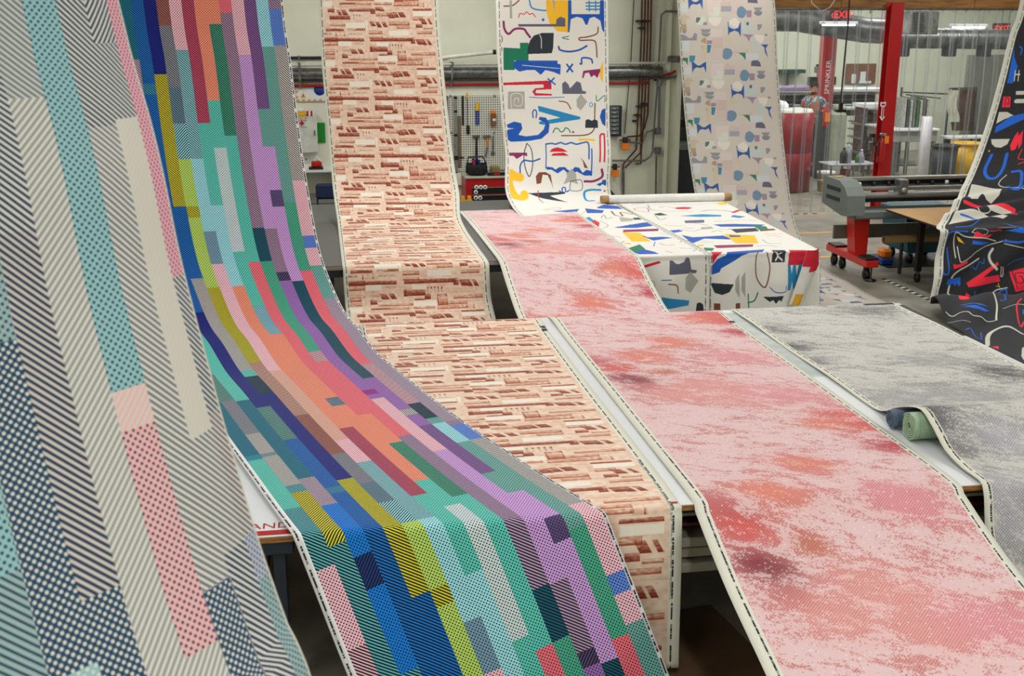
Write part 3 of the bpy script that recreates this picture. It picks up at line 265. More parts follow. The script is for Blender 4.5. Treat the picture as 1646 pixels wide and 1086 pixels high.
def fabric_base(name,rough=.8):
    m=bpy.data.materials.new(name); m.use_nodes=True; nt=m.node_tree; b=nt.nodes['Principled BSDF']; b.inputs['Roughness'].default_value=rough; b.inputs['Specular IOR Level'].default_value=.25
    b.inputs['Sheen Weight'].default_value=.1
    uv=nt.nodes.new('ShaderNodeUVMap'); uv.uv_map='cloth'; sp=nt.nodes.new('ShaderNodeSeparateXYZ'); nt.links.new(uv.outputs[0],sp.inputs[0])
    return m,nt,b,uv,sp
def mth(nt,op,a,b=None,c=None):
    n=nt.nodes.new('ShaderNodeMath'); n.operation=op
    for i,x in enumerate((a,b,c)):
        if x is None: continue
        if isinstance(x,(int,float)): n.inputs[i].default_value=x
        else: nt.links.new(x,n.inputs[i])
    return n.outputs[0]
def mix(nt,f,a,b,blend='MIX'):
    n=nt.nodes.new('ShaderNodeMix'); n.data_type='RGBA'; n.blend_type=blend
    for s_,x in ((n.inputs[0],f),(n.inputs[6],a),(n.inputs[7],b)):
        if isinstance(x,(int,float)): s_.default_value=x
        elif isinstance(x,tuple): s_.default_value=x
        else: nt.links.new(x,s_)
    return n.outputs[2]
def stepn(nt,x,a,b):
    n=nt.nodes.new('ShaderNodeMapRange'); n.inputs[1].default_value=a; n.inputs[2].default_value=b
    nt.links.new(x,n.inputs[0]); return n.outputs[0]
def selvedge(nt,sp,colr,wl,wr,W,dl=.6,dr=.4,white=(.83,.83,.79),dash=True,dcol=(.16,.16,.2),vlim=None):
    """white border (width wl left, wr right) with a dashed printed line"""
    u,v=sp.outputs[0],sp.outputs[1]; wc=lin(white)
    bl=mth(nt,'LESS_THAN',u,wl); br=mth(nt,'GREATER_THAN',u,W-wr); b=mth(nt,'MAXIMUM',bl,br); lim=mth(nt,'LESS_THAN',v,vlim) if vlim else None; b=mth(nt,'MULTIPLY',b,lim) if vlim else b; out=mix(nt,b,colr,wc)
    if dash:
        fr=mth(nt,'LESS_THAN',mth(nt,'FRACT',mth(nt,'MULTIPLY',v,1/.115)),.78)
        nz=nt.nodes.new('ShaderNodeTexNoise'); nz.inputs['Scale'].default_value=90; nt.links.new(v,nz.inputs['Vector']); nn=mth(nt,'GREATER_THAN',nz.outputs[0],.42)
        a1=mth(nt,'LESS_THAN',mth(nt,'ABSOLUTE',mth(nt,'SUBTRACT',u,wl*dl)),.0045); a2=mth(nt,'LESS_THAN',mth(nt,'ABSOLUTE',mth(nt,'SUBTRACT',u,W-wr*(1-dr))),.0045)
        d=mth(nt,'MULTIPLY',mth(nt,'MULTIPLY',mth(nt,'MAXIMUM',a1,a2),fr),nn); d=mth(nt,'MULTIPLY',d,lim) if vlim else d; out=mix(nt,d,out,lin(dcol))
    return out
def weave_mat(name,P,W,ink,wl,wr,border=(.85,.85,.86),dash=True,alt=None,soft=.28):
    m,nt,b,uv,sp=fabric_base(name); u,v=sp.outputs[0],sp.outputs[1]
    A=mth(nt,'SINE',mth(nt,'MULTIPLY',mth(nt,'ADD',u,v),2*math.pi/P)); B=mth(nt,'SINE',mth(nt,'MULTIPLY',mth(nt,'SUBTRACT',u,v),2*math.pi/P))
    at=nt.nodes.new('ShaderNodeAttribute'); at.attribute_name='pat'; s3=nt.nodes.new('ShaderNodeSeparateXYZ'); nt.links.new(at.outputs['Vector'],s3.inputs[0])
    val=mth(nt,'ADD',mth(nt,'MULTIPLY',A,s3.outputs[0]),mth(nt,'MULTIPLY',B,s3.outputs[1])); d=mth(nt,'SUBTRACT',val,s3.outputs[2])
    k=stepn(nt,d,-soft,soft); ca=nt.nodes.new('ShaderNodeAttribute'); ca.attribute_name='col'
    # the alpha of 'pat' says how far the ink goes towards the light yarn
    inkc=mix(nt,at.outputs['Alpha'],lin(ink),lin((.76,.75,.71))); c=mix(nt,k,ca.outputs['Color'],inkc)
    c=selvedge(nt,sp,c,wl,wr,W,.55,.45,border,dash); nt.links.new(c,b.inputs['Base Color']); return m
# kinds: s '\' stripes, z '/' stripes, d dots, D light dots on colour, t thin '\' stripes, y thin '/' stripes
PATK={'s':(0,1,-.1,0),'z':(1,0,-.1,0),'d':(1,1,.72,0),'f':(1,1,.8,0),'h':(1,0,-.05,.42),'k':(0,1,-.1,.22),'q':(1,0,0,.88),'D':(1,1,.6,1),'t':(0,1,.35,0),'y':(1,0,.35,0),'p':(0,1,.1,1),'n':(0,1,9,0)}
CC=dict(teal=(.36,.78,.73),te2=(.08,.54,.66),gr=(.28,.66,.55),dt=(.03,.38,.48),cy=(.38,.72,.76),lt=(.62,.87,.92),wt=(.80,.86,.88),bl=(.03,.48,.86),lb=(.25,.62,.80),nv=(.02,.12,.62),yl=(.86,.83,.16),yg=(.72,.84,.40),co=(.94,.57,.46),pk=(.92,.43,.49),lp=(.94,.74,.80),mg=(.84,.34,.48),pu=(.60,.42,.72),gp=(.74,.62,.76),li=(.80,.62,.88),tg=(.42,.66,.64),gb=(.46,.60,.70),gy=(.62,.64,.70),be=(.88,.68,.62),br=(.72,.45,.40),bw=(.84,.83,.82),bs=(.36,.52,.86),ls=(.80,.72,.80),ma=(.62,.10,.55),ds=(.64,.58,.66),sq=(.36,.29,.48),nb=(.10,.22,.50),dk=(.02,.27,.36),lg=(.45,.55,.60))
SEQ='''te2f1.52 teald2.23 cys2.71 lpd3.10 lps3.7 tealf4.4 cys4.9 tgs5.36 te2s6.35
lgd1.5 bws1.95 cys2.05 ylz2.63 cys3.7 blf4.3 lts4.8 tgs5.36 gys6.01 bws6.35
te2s1.89 lss2.27 bld2.72 nbz2.88 bld3.31 cys4.1 tealf5.3 tealf5.4 te2s6.35
bls2.07 lbs2.15 bls3.89 nvs5.58 tgs6.20 bls6.35
nvs2.00 yls3.00 bls3.57 bws4.80 teald4.93 dks5.33 nvs6.35
brs1.64 gys2.10 gbs2.37 ltz2.64 ygd3.00 yls3.09 ygd3.66 yls4.69 bes5.83 brs6.35
lpd1.82 lts2.64 ltd3.20 gbd3.46 lpf4.88 bef6.35
mgs2.37 teald3.00 ltd3.66 cof6.17 mgs6.35
cof2.20 teald2.56 wtd3.37 teald3.87 te2D4.28 cof5.60 gbs5.77 cof6.35
cof1.63 grs2.47 teald3.46 pkf6.00 cof6.35
pkf1.55 gps3.19 dts3.46 grf4.63 lps4.82 pkf6.35
lpd1.86 lid3.20 gps3.56 sqz3.64 puf5.56 maf5.66 puf5.75 lpd6.35
pus2.27 tgd2.56 lid2.90 sqd3.03 lid3.65 dts5.32 puf6.03 bwz6.14 puf6.35
ltd1.8 tgd3.00 grd3.56 pkf5.00 lps5.95 dks6.25 tgd6.35
gps1.52 bsd1.79 bws2.83 lpd3.27 bsd3.37 lpd3.52 tgd3.85 dsf6.35'''
def seq(txt):
    out=[]
    for l in txt.strip().split('\n'):
        r=[]
        for t in l.split():
            i=next(k for k,ch in enumerate(t) if ch.isdigit() or ch=='.')
            # colour names may end in a digit, so split on the longest known name
            nm=max((c for c in CC2 if t.startswith(c)),key=len); r.append((nm,t[len(nm)],float(t[len(nm)+1:])))
        out.append(r)
    return out
def weave_ribbon(rb,name,columns,edges,vmin,vmax,period,v0,vstep,material,label,nsub=2,blank='wt'):
    vs=set(np.round(np.arange(vmin,vmax+1e-6,vstep),4))
    def spans(r):
        out=[]
        if period:
            for k in range(-2,3): 
                p=v0
                for nm,kd,e in r: out.append((p+k*period,e+k*period,nm,kd)); p=e
        else:
            p=-1
            for nm,kd,e in r: out.append((p,e,nm,kd)); p=e
        return out
    SP=[spans(r) for r in columns]
    for q in SP:
        for a,b_,_,_ in q:
            for x in (a,b_):
                if vmin<x<vmax: vs.add(round(x,4))
    vs=np.array(sorted(vs)); vs=vs[np.r_[True,np.diff(vs)>1e-4]]
    us=[];ci=[]
    for j in range(len(edges)-1):
        for k in range(nsub): us.append(edges[j]+(edges[j+1]-edges[j])*k/nsub); ci.append(j)
    us.append(edges[-1]); us=np.array(us); vm=(vs[:-1]+vs[1:])/2
    col=np.zeros((len(vm),len(ci),4)); pat=np.zeros_like(col)
    for j,c in enumerate(ci):
        cc=c-1
        if cc<0 or cc>=len(columns): col[:,j]=(.8,.8,.8,1); pat[:,j]=(0,0,9,0); continue
        for a,b_,nm,kd in SP[cc]:
            q=(vm>=a)&(vm<b_); col[q,j]=lin(CC2[nm]); pat[q,j]=PATK[kd]
    return rb.mesh(name,us,vs,material,label,col=col,pat=pat)
CC2=CC
m_col=weave_mat('patchwork_weave',.019,1.39,(.02,.03,.09),.03,.018,soft=.16)
rc=Rib('color')
ed=[0,.028]+[.03+.0637*k for k in range(1,15)]+[.987,1]
o_col=weave_ribbon(rc,'patchwork_fabric',seq(SEQ),ed,0,8.82,4.9,1.45,.035,m_col,'long bright patchwork fabric of blue, teal, coral and lilac bands swooping over near table')
T2='A Crypton\u00aeCollection   Kapton   Crisscross   #2079   DESIGNTEX   5.0'
rc.text(T2,.0135,.012,[4.95+.66*k for k in range(6)],m_txt,o_col,flip=True); rc.text(T2,.0125,1.385,[6.4+.62*k for k in range(4)],m_txt,o_col)
CC2=dict(CC,na=(.16,.27,.36),nd=(.06,.22,.33),ww=(.75,.745,.715),gg=(.70,.72,.70),bb=(.40,.50,.60),tt=(.50,.66,.67),pp=(.80,.62,.62),bk=(.10,.12,.16),bg=(.72,.69,.66),ty=(.30,.40,.40),gt=(.52,.62,.62),rr=(.82,.58,.63),br2=(.42,.36,.38),gl=(.60,.66,.66))
SEQL='''rrd1.87 wws2.10 bgt2.30 gyd2.37 gtd6
wwz1.45 wws1.59 bgq2.12 wwk2.30 wws6
wws1.60 wwk2.33 ndD6
ndD1.37 ttd2.01 ppq2.07 ppd2.40 wwh6
ggk1.54 wwh6
wws1.75 bgs2.27 ndD6
gtd1.9 ndD2.35 ttD6
bgs2.07 ttd2.2 gtt6
gtd1.8 ttt2.3 ggd6
ggt2.0 gyt6
wws2 ttd6
gtd6'''
rl=Rib('left'); CW=.0885*.68/1.36
PATS=dict(PATK); m_lf=weave_mat('chevron_weave',.0125,1.36,(.09,.17,.27),.0,.006,(.72,.71,.66),False,soft=.4)
cl=[[(a,b_,e-.06) for a,b_,e in r] for r in seq(SEQL)][::-1]; cuts=[.0,.45,1.15,1.82,2.5,3.18,3.86,4.6,5.4,6.4,8,10,14]
edl=[0]+[max(0.001,1-(.006+x*.0885)/1.36) for x in cuts[::-1]]+[1]; edl[1]=.005
o_left=weave_ribbon(rl,'chevron_fabric',cl,edl,0,rl.v[-1],None,0,.04,m_lf,'blurred grey, navy and pink chevron striped fabric hanging nearest at far left',nsub=3)
# ---- pink and grey cloud prints
def field(points,base,cols,per,streak):
    def fn(u,v):
        c=np.tile(np.array(lin(base)[:3]),(len(u),1)); amt=np.zeros(len(u))
        for (pu,pv,r,k) in points:
            for s_ in ((-2,-1,0,1,2,3) if per else (0,)):
                dv=v-(pv+s_*per); du=(u/1.42-pu)*1.42; du2=du-.35*dv
                g=np.exp(-((du2/(r*1.15))**2+(dv/(r*.95))**2)); g=np.minimum(g*1.0,1)[:,None]
                c=c*(1-g)+np.array(lin(cols[k])[:3])*g; amt=np.maximum(amt,g[:,0])
        return np.c_[c,np.clip(.25+amt*.75,0,1)]
    return fn
def cloud_mat(name,light,W,wl,wr,P,dark,lo,hi,dotdark,spk):
    m,nt,b,uv,sp=fabric_base(name,.75); u,v=sp.outputs[0],sp.outputs[1]
    at=nt.nodes.new('ShaderNodeAttribute'); at.attribute_name='field'
    # snap to print cells so that the cloud edges break up into dots
    snap=nt.nodes.new('ShaderNodeVectorMath'); snap.operation='SNAP'; nt.links.new(uv.outputs[0],snap.inputs[0]); snap.inputs[1].default_value=(P*.5,P*.5,1)
    mp=nt.nodes.new('ShaderNodeMapping'); mp0=nt.nodes.new('ShaderNodeMapping'); mp0.inputs['Rotation'].default_value=(0,0,math.radians(-24)); nt.links.new(snap.outputs[0],mp0.inputs[0]); mp.inputs['Scale'].default_value=(3.4,8.5,1); nt.links.new(mp0.outputs[0],mp.inputs[0])
    n=nt.nodes.new('ShaderNodeTexNoise'); n.inputs['Scale'].default_value=1.0; n.inputs['Detail'].default_value=9; n.inputs['Roughness'].default_value=.62; n.inputs['Distortion'].default_value=1.3; nt.links.new(mp.outputs[0],n.inputs['Vector'])
    n2=nt.nodes.new('ShaderNodeTexNoise'); n2.inputs['Scale'].default_value=3.0; n2.inputs['Detail'].default_value=8; n2.inputs['Roughness'].default_value=.7; n2.inputs['Distortion'].default_value=.8; nt.links.new(mp.outputs[0],n2.inputs['Vector'])
    x=mth(nt,'ADD',mth(nt,'MULTIPLY',n.outputs[0],.75),mth(nt,'MULTIPLY',n2.outputs[0],.45)); x=mth(nt,'ADD',x,mth(nt,'MULTIPLY',at.outputs['Alpha'],.22))
    wn=nt.nodes.new('ShaderNodeTexWhiteNoise'); wn.noise_dimensions='2D'; nt.links.new(snap.outputs[0],wn.inputs['Vector']); x=mth(nt,'ADD',x,mth(nt,'MULTIPLY',mth(nt,'SUBTRACT',wn.outputs['Value'],.5),.13))
    k=stepn(nt,x,lo,hi)
    A=mth(nt,'SINE',mth(nt,'MULTIPLY',mth(nt,'ADD',u,v),2*math.pi/P)); B=mth(nt,'SINE',mth(nt,'MULTIPLY',mth(nt,'SUBTRACT',u,v),2*math.pi/P)); ht=stepn(nt,mth(nt,'ADD',A,B),-.2,.9)
    pf=stepn(nt,at.outputs['Alpha'],.25,1.0); base=mix(nt,mth(nt,'ADD',mth(nt,'MULTIPLY',pf,.38),.12),lin(light),at.outputs['Color']); base=mix(nt,mth(nt,'MULTIPLY',k,.88),base,at.outputs['Color'])
    base=mix(nt,mth(nt,'MULTIPLY',mth(nt,'MULTIPLY',ht,k),dotdark),base,mix(nt,.6,at.outputs['Color'],lin(dark)))
    vo=nt.nodes.new('ShaderNodeTexWhiteNoise'); vo.noise_dimensions='2D'; s2=nt.nodes.new('ShaderNodeVectorMath'); s2.operation='SNAP'; nt.links.new(uv.outputs[0],s2.inputs[0]); s2.inputs[1].default_value=(P*.5,P*.5,1); nt.links.new(s2.outputs[0],vo.inputs['Vector'])
    base=mix(nt,mth(nt,'MULTIPLY',mth(nt,'GREATER_THAN',vo.outputs['Value'],1-spk),.45),base,lin((.93,.90,.88)))
    base=mix(nt,mth(nt,'MULTIPLY',mth(nt,'LESS_THAN',vo.outputs['Value'],spk*.8),.55),base,mix(nt,.5,at.outputs['Color'],lin(dark)))
    c=selvedge(nt,sp,base,wl,wr,W,.72,.28,(.84,.84,.79),True); nt.links.new(c,b.inputs['Base Color']); return m
PC=dict(M=(.46,.10,.19),m=(.74,.42,.44),r=(.84,.36,.34),c=(.72,.18,.29),o=(.88,.52,.44),b=(.74,.44,.34),p=(.87,.62,.60),q=(.88,.60,.64))
m_pink=cloud_mat('pink_cloud_print',(.86,.755,.77),1.42,.072,.05,.017,(.50,.05,.12),.685,.765,.8,.022)
rp=Rib('pink'); us=np.linspace(0,1,41); vs=np.arange(0,rp.v[-1],.04)
o_pink=rp.mesh('pink_fabric',us,vs,m_pink,'wide fabric with a dusty pink and red cloud print lying across both tables',vcol=field(PINKP,(.80,.54,.53),PC,2.45,1))
T1='A Crypton\u00aeCollection   Phillip David Stearns   Liquid   #826   DESIGNTEX   30'
rp.text(T1,.014,.048,[8.6+.66*k for k in range(4)],m_txt,o_pink,flip=True)
GC=dict(M=(.30,.30,.32),m=(.48,.48,.49),p=(.66,.66,.67),q=(.72,.72,.76))
m_gray=cloud_mat('grey_cloud_print',(.78,.775,.755),1.42,.05,.05,.017,(.06,.06,.07),.67,.80,.85,.03)
rg=Rib('gray'); vs=np.arange(0,rg.v[-1],.035)
o_gray=rg.mesh('grey_fabric',us,vs,m_gray,'grey and charcoal mottled fabric draped over two rolls at right',vcol=field(GRAYP,(.58,.58,.58),GC,0,1))
rg.text('A Crypton\u00aeCollection   Phillip David Stearns   Liquid   #828   DESIGNTEX   30',.014,.036,[3.05,3.75,4.4],m_txt,o_gray,flip=True)
# ---- printed pictures computed here, pixel by pixel
def smooth_noise(h,w_,sy,sx):
    g=RNG.random((int(h/sy)+3,int(w_/sx)+3)); y=np.arange(h)/sy; x=np.arange(w_)/sx; yi=y.astype(int); xi=x.astype(int); fy=(y-yi)[:,None]; fx=(x-xi)[None,:]
    fy=fy*fy*(3-2*fy); fx=fx*fx*(3-2*fx)
    return (g[yi][:,xi]*(1-fy)*(1-fx)+g[yi+1][:,xi]*fy*(1-fx)+g[yi][:,xi+1]*(1-fy)*fx+g[yi+1][:,xi+1]*fy*fx)
def to_image(name,A):
    h,w_=A.shape[:2]; im=bpy.data.images.new(name,w_,h); px=np.ones((h,w_,4),np.float32); px[...,:3]=np.clip(A[::-1],0,1); im.pixels.foreach_set(px.ravel()); im.update(); im.pack(); return im
def fill(A,pts,c,res,alpha=1,wrap=None):
    pts=np.array(pts,float)*res; y0=int(max(0,math.floor(pts[:,1].min()))); y1=int(math.ceil(pts[:,1].max())) if wrap else int(min(A.shape[0]-1,math.ceil(pts[:,1].max())))
    x=np.arange(A.shape[1])+.5; n=len(pts)
    for yy in range(y0,y1+1):
        yc=yy+.5; xs=[]
        for i in range(n):
            a=pts[i];b=pts[(i+1)%n]
            if (a[1]<=yc)!=(b[1]<=yc): xs.append(a[0]+(yc-a[1])*(b[0]-a[0])/(b[1]-a[1]))
        xs.sort(); r=yy%wrap if wrap else yy
        for i in range(0,len(xs)-1,2):
            q=np.clip(np.minimum(x-xs[i]+.5,xs[i+1]-x+.5),0,1)*alpha; A[r]=A[r]*(1-q[:,None])+np.array(c)*q[:,None]
def stroke(A,pts,wd,c,res,closed=False):
    P=np.array(pts,float)
    if closed: P=np.vstack([P,P[:1]])
    if len(P)>2: P=cr(P,6)
    P=P*res; r=wd*res/2; x0,y0=np.floor(P.min(0)-r-2).astype(int); x1,y1=np.ceil(P.max(0)+r+2).astype(int); x0,y0=max(x0,0),max(y0,0); x1=min(x1,A.shape[1]);y1=min(y1,A.shape[0])
    if x1<=x0 or y1<=y0: return
    X,Y=np.meshgrid(np.arange(x0,x1)+.5,np.arange(y0,y1)+.5); D=np.full(X.shape,1e9)
    for a,b in zip(P[:-1],P[1:]):
        d=b-a; L=(d*d).sum()+1e-9; t=np.clip(((X-a[0])*d[0]+(Y-a[1])*d[1])/L,0,1); D=np.minimum(D,np.hypot(X-a[0]-t*d[0],Y-a[1]-t*d[1]))
    q=np.clip(r-D+.5,0,1)[...,None]; A[y0:y1,x0:x1]=A[y0:y1,x0:x1]*(1-q)+np.array(c)*q
def draw(A,spec,pal,res,wrap=None,alpha=1):
    for s in spec.split('|'):
        h,b=s.split(':'); k=h[0];c=pal[h[1]]; w_=float(h[2:] or 0)/100; pts=[tuple(float(z)/100 for z in q.split(',')) for q in b.split()]
        if k=='P': fill(A,pts,c,res,alpha,wrap)
        else: stroke(A,pts,w_,c,res,k=='C')
def image_mat(name,im,h,W,wl,wr,border,dash=True,dcol=(.16,.16,.2),rough=.8,vlim=None):
    m,nt,b,uv,sp=fabric_base(name,rough); mp=nt.nodes.new('ShaderNodeMapping'); mp.inputs['Scale'].default_value=(1/W,-1/h,1); mp.inputs['Location'].default_value=(0,1,0)
    nt.links.new(uv.outputs[0],mp.inputs[0]); t=nt.nodes.new('ShaderNodeTexImage'); t.image=im; nt.links.new(mp.outputs[0],t.inputs[0])
    nz=nt.nodes.new('ShaderNodeTexNoise'); nz.inputs['Scale'].default_value=60; nt.links.new(uv.outputs[0],nz.inputs['Vector'])
    c=mix(nt,mth(nt,'MULTIPLY',nz.outputs[0],.08),t.outputs[0],(.3,.3,.3,1)); c=selvedge(nt,sp,c,wl,wr,W,.7,.3,border,dash,dcol,vlim); nt.links.new(c,b.inputs['Base Color']); return m
PW=dict(B=(.03,.32,.70),C=(.10,.52,.74),R=(.80,.08,.20),Y=(.96,.74,.12),G=(.02,.46,.34),K=(.13,.17,.21),A=(.36,.37,.45),S=(.66,.66,.63),N=(.47,.25,.17),M=(.52,.12,.36),W=(.90,.89,.86))
base=(.89,.885,.86)
A=np.ones((int(8.2*330),int(1.42*330),3))*base; draw(A,PRINTS['white'],PW,330); m_w1=image_mat('cut_shapes_print',to_image('cut_shapes_print',A),8.2,1.42,.055,.05,(.87,.87,.84))
A=np.ones((int(4.2*330),int(1.35*330),3))*base; draw(A,PRINTS['white2'],PW,330); m_w2=image_mat('cut_shapes_print_second',to_image('cut_shapes_print_second',A),4.2,1.35,.03,.0,(.87,.87,.84))
PD=dict(B=(.04,.38,.82),R=(.96,.12,.24),W=(.80,.79,.74),Y=(.90,.70,.10),K=(.08,.08,.10)); A=np.ones((int(8.9*330),int(1.42*330),3))*(.085,.095,.125); draw(A,PRINTS['dark'],PD,330)
m_dk=image_mat('dark_shapes_print',to_image('dark_shapes_print',A),8.9,1.42,.09,.02,(.80,.80,.76),True,(.1,.1,.12),vlim=5.95)
PG={'1':(.05,.22,.50),'2':(.70,.73,.74),'3':(.76,.69,.68),'4':(.72,.65,.63),'5':(.71,.63,.60),'6':(.52,.53,.58),'7':(.72,.76,.70),'8':(.80,.77,.73),'9':(.32,.45,.55),'0':(.5,.5,.5),'A':(.52,.42,.52),'B':(.46,.46,.49),'C':(.40,.40,.46),'D':(.27,.27,.36),'E':(.68,.62,.53),'F':(.60,.50,.36),'G':(.25,.33,.32),'H':(.66,.70,.69),'I':(.26,.27,.28),'J':(.72,.66,.55),'K':(.12,.42,.52),'L':(.10,.36,.24),'W':(.80,.77,.73)}
A=np.ones((int(.912*420),int(1.42*420),3))*(.71,.68,.64); G_=PRINTS['geo'].split('|'); 
def shift(s,dv): h,b=s.split(':'); return h+':'+' '.join('%s,%.1f'%(q.split(',')[0],float(q.split(',')[1])+dv) for q in b.split())
for s in G_: draw(A,shift(s,-232+91.2 if False else -232),PG,420,A.shape[0],.86)
m_geo=image_mat('overlapping_geometry_print',to_image('overlapping_geometry_print',A),.912,1.42,.035,.035,(.76,.75,.71))
# brick strokes tile
res=480; th=.684; H_,W_=int(th*res),int(1.42*res); nzl=smooth_noise(H_,W_,2.2,38)*.5+smooth_noise(H_,W_,5,9)*.5; nzb=smooth_noise(H_,W_,14,14)
A=np.ones((H_,W_,3))*np.array((.90,.80,.72)); A+= (nzb[...,None]-.5)*np.array((.06,.10,.12)); A=A-(np.clip(nzl-.62,0,1)[...,None])*np.array((.15,.3,.34))
TONE={'0':(.93,.91,.86),'1':(.91,.77,.69),'2':(.86,.56,.45),'3':(.50,.16,.08)}
A0=A.copy()
def brect(x0,y0,x1,y1,t,slant=0):
    X0,X1=int(x0*res/100),int(x1*res/100); Y0,Y1=int(y0*res/100),int(y1*res/100)
    for yy in range(Y0,max(Y1,Y0+1)):
        f=(yy-Y0)/max(1,Y1-Y0); r=yy%H_; xa=X0+int(slant*(1-f)*(Y1-Y0)); a,b_=max(xa,0),min(X1+int(slant*(1-f)*(Y1-Y0)),W_)
        if b_<=a: continue
        xs=np.arange(a,b_); fx=(xs-a)/max(1,b_-a); n=nzl[r,a:b_]; edge=np.minimum(1,np.minimum(xs-a+1,b_-xs)/3.0)
        if t=='3': c=np.array(TONE['3']); al=np.clip(.42+.75*f+(n-.5)*.9-(1-edge)*.2,0,1)*.96; 
        elif t=='2': c=np.array((.62,.27,.15)); al=np.clip(.15+.95*abs(f-.3)*1.3+(n-.5)*1.0+.25*(fx>.93),0,1)*.9
        elif t=='1': c=np.array((.82,.60,.48)); al=np.clip(.08+.7*f**3+(n-.5)*.7,0,1)*.8
        elif t=='0': c=np.array(TONE['0']); al=np.full(len(xs),.92)
        elif t=='g': c=np.array((.45,.36,.28)); al=np.clip((n-.3)*2,0,1)*.75*np.sin(math.pi*f)
        else: c=np.array((.72,.40,.28)); al=np.clip(.4+(n-.5),0,1)
        if t in '23' and f>.84: al=np.clip(al+.22,0,1)
        A[r,a:b_]=A[r,a:b_]*(1-al[:,None])+c*al[:,None]
for s in BRICK.split(';'):
    x0,y0,x1,y1,t=s.split(','); x0,y0,x1,y1=map(float,(x0,y0,x1,y1)); y0%=68.4; y1=y0+ (float(s.split(',')[3])-float(s.split(',')[1]))
    if t[0]=='w': brect(x0,y0,x1-1,y1,t[1],slant=-.5)
    elif t=='v':
        k=int((x1-x0)/3.4)
        for i in range(k): brect(x0+i*3.4+.9,y0,x0+i*3.4+2.3,y1,'g'); brect(x0+i*3.4+1,y0,x0+i*3.4+2.2,y0+2,'3')
    elif t[0]=='b': brect(x0,y0,x1,y1,t[1]); brect(x0,y0,x0+1.2,y1,'3'); brect(x1-1,y0,x1,y1,'2')
    else: brect(x0,y0,x1,y1,t)
m_brick=image_mat('brick_stroke_print',to_image('brick_stroke_print',A),th,1.42,.045,.062,(.86,.86,.80))
def plain(n,name,m,label,du=25,dv=.05,vmin=0): r=Rib(n); return r,r.mesh(name,np.linspace(0,1,du),np.arange(vmin,r.v[-1]+.01,dv),m,label)
rb_,o_brick=plain('brick','brick_print_fabric',m_brick,'fabric printed with terracotta brush strokes hanging and running over both tables',25,.03)
# shift the tile so that it starts where the photograph shows it
mp=[n for n in m_brick.node_tree.nodes if n.type=='MAPPING'][0]; mp.inputs['Location'].default_value=(0,1+1.93/th,0)
mp=[n for n in m_geo.node_tree.nodes if n.type=='MAPPING'][0]; mp.inputs['Location'].default_value=(0,1+2.32/.912,0)
rb_.text('A Crypton\u00aeCollection   Arturo Guerrero   Line Variations   #2370   DESIGNTEX   5.1',.0165,1.372,[13.12+.545*k for k in range(2)],m_txt,o_brick)
_,o_w1=plain('white','white_shapes_fabric',m_w1,'white fabric of scattered cut-out shapes hanging onto the far table',29,.04)
_,o_w2=plain('white2','white_shapes_fabric',m_w2,'white shapes fabric unrolled from the cardboard tube over the far table edge',29,.04)
_,o_dk=plain('dark','black_shapes_fabric',m_dk,'black fabric with blue, red and cream shapes bunched on the floor at right',41,.03)
_,o_geo=plain('geo','geometry_fabric',m_geo,'pale fabric of overlapping blue and grey circles hanging beside the strip curtain',21,.05)
# ------------------------------------------------------------------ tables
m_edge=mat('plywood_edge',(.62,.44,.24),.6,0,.12,12,c2=(.40,.26,.13),stretch=(1,1,10))
m_frame=mat('navy_steel',(.12,.16,.21),.5,.1,.06,6)
def table(name,label,x0,x1,y0,y1,topm,legs,beams=True,thick=.035,fm=m_frame,zt=.9):
    t=thing(name,label,'table',((x0+x1)/2,(y0+y1)/2,0))
    MB().box((x0,y0,zt-thick),(x1,y1,zt-.004),.002).build('core_board',m_edge,t)
    MB().box((x0+.002,y0+.002,zt-.004),(x1-.002,y1-.002,zt)).build('top',topm,t)
    if beams:
        for n,(a,b) in enumerate((((x0+.03,y0+.03),(x1-.03,y0+.09)),((x0+.03,y1-.09),(x1-.03,y1-.03)),((x0+.03,y0+.09),(x0+.09,y1-.09)),((x1-.09,y0+.09),(x1-.03,y1-.09)))):
            MB().box((a[0],a[1],zt-thick-.075),(b[0],b[1],zt-thick-.001),.004).build('frame_beam',fm,t)
    for x,y in legs:
        l=MB().box((x-.03,y-.03,0.012),(x+.03,y+.03,zt-thick-.076),.005).build('leg',fm,t)
        MB().box((x-.05,y-.05,0),(x+.05,y+.05,.012)).build('foot_plate',fm,l)
    return t
tn=table('work_table','long white work table with plywood edge carrying brick, pink and grey fabrics',.02,4.74,5.06,8.8,m_white,[(.12,5.35),(4.6,5.35),(.12,8.6),(4.6,8.6)],beams=False)
m_shelf=mat('shelf_board',(.62,.60,.54),.6,0,.05,5); 
for i,(z,dy) in enumerate(((.80,.06),(.755,.04),(.69,.0),(.62,.03),(.55,.0))):
    s=MB().box((.15,5.12+dy,z-(.02 if i<2 else .052)),(4.6,8.7,z),.004).build('shelf',m_shelf if i!=1 else mat('maroon_sheet',(.30,.05,.06),.6),tn)
for x in (.13,2.35,4.6): MB().box((x-.015,5.2,.5),(x+.015,8.7,.86)).build('shelf_side',m_frame,tn)
tl=table('work_table','white topped table with red stripe and dark steel frame, left of patchwork fabric',-2.3,-.17,5.02,8.8,m_white,[(-.27,5.12),(-2.2,5.12),(-.27,8.7),(-2.2,8.7)])
MB().box((-2.1,5.035,.9),(-.175,5.085,.9015)).build('red_stripe',m_red,tl)
flat_text('AND',.088,(-.405,5.11,.9012),(1,0,0),(0,1,0),m_red,tl,'red_lettering')
MB().box((-2.2,5.3,.45),(-.35,8.6,.47)).build('shelf',m_edge,tl)
t=thing('stock_box','white cardboard stock box on the shelf below the red striped table','box',(-.42,5.5,.47))
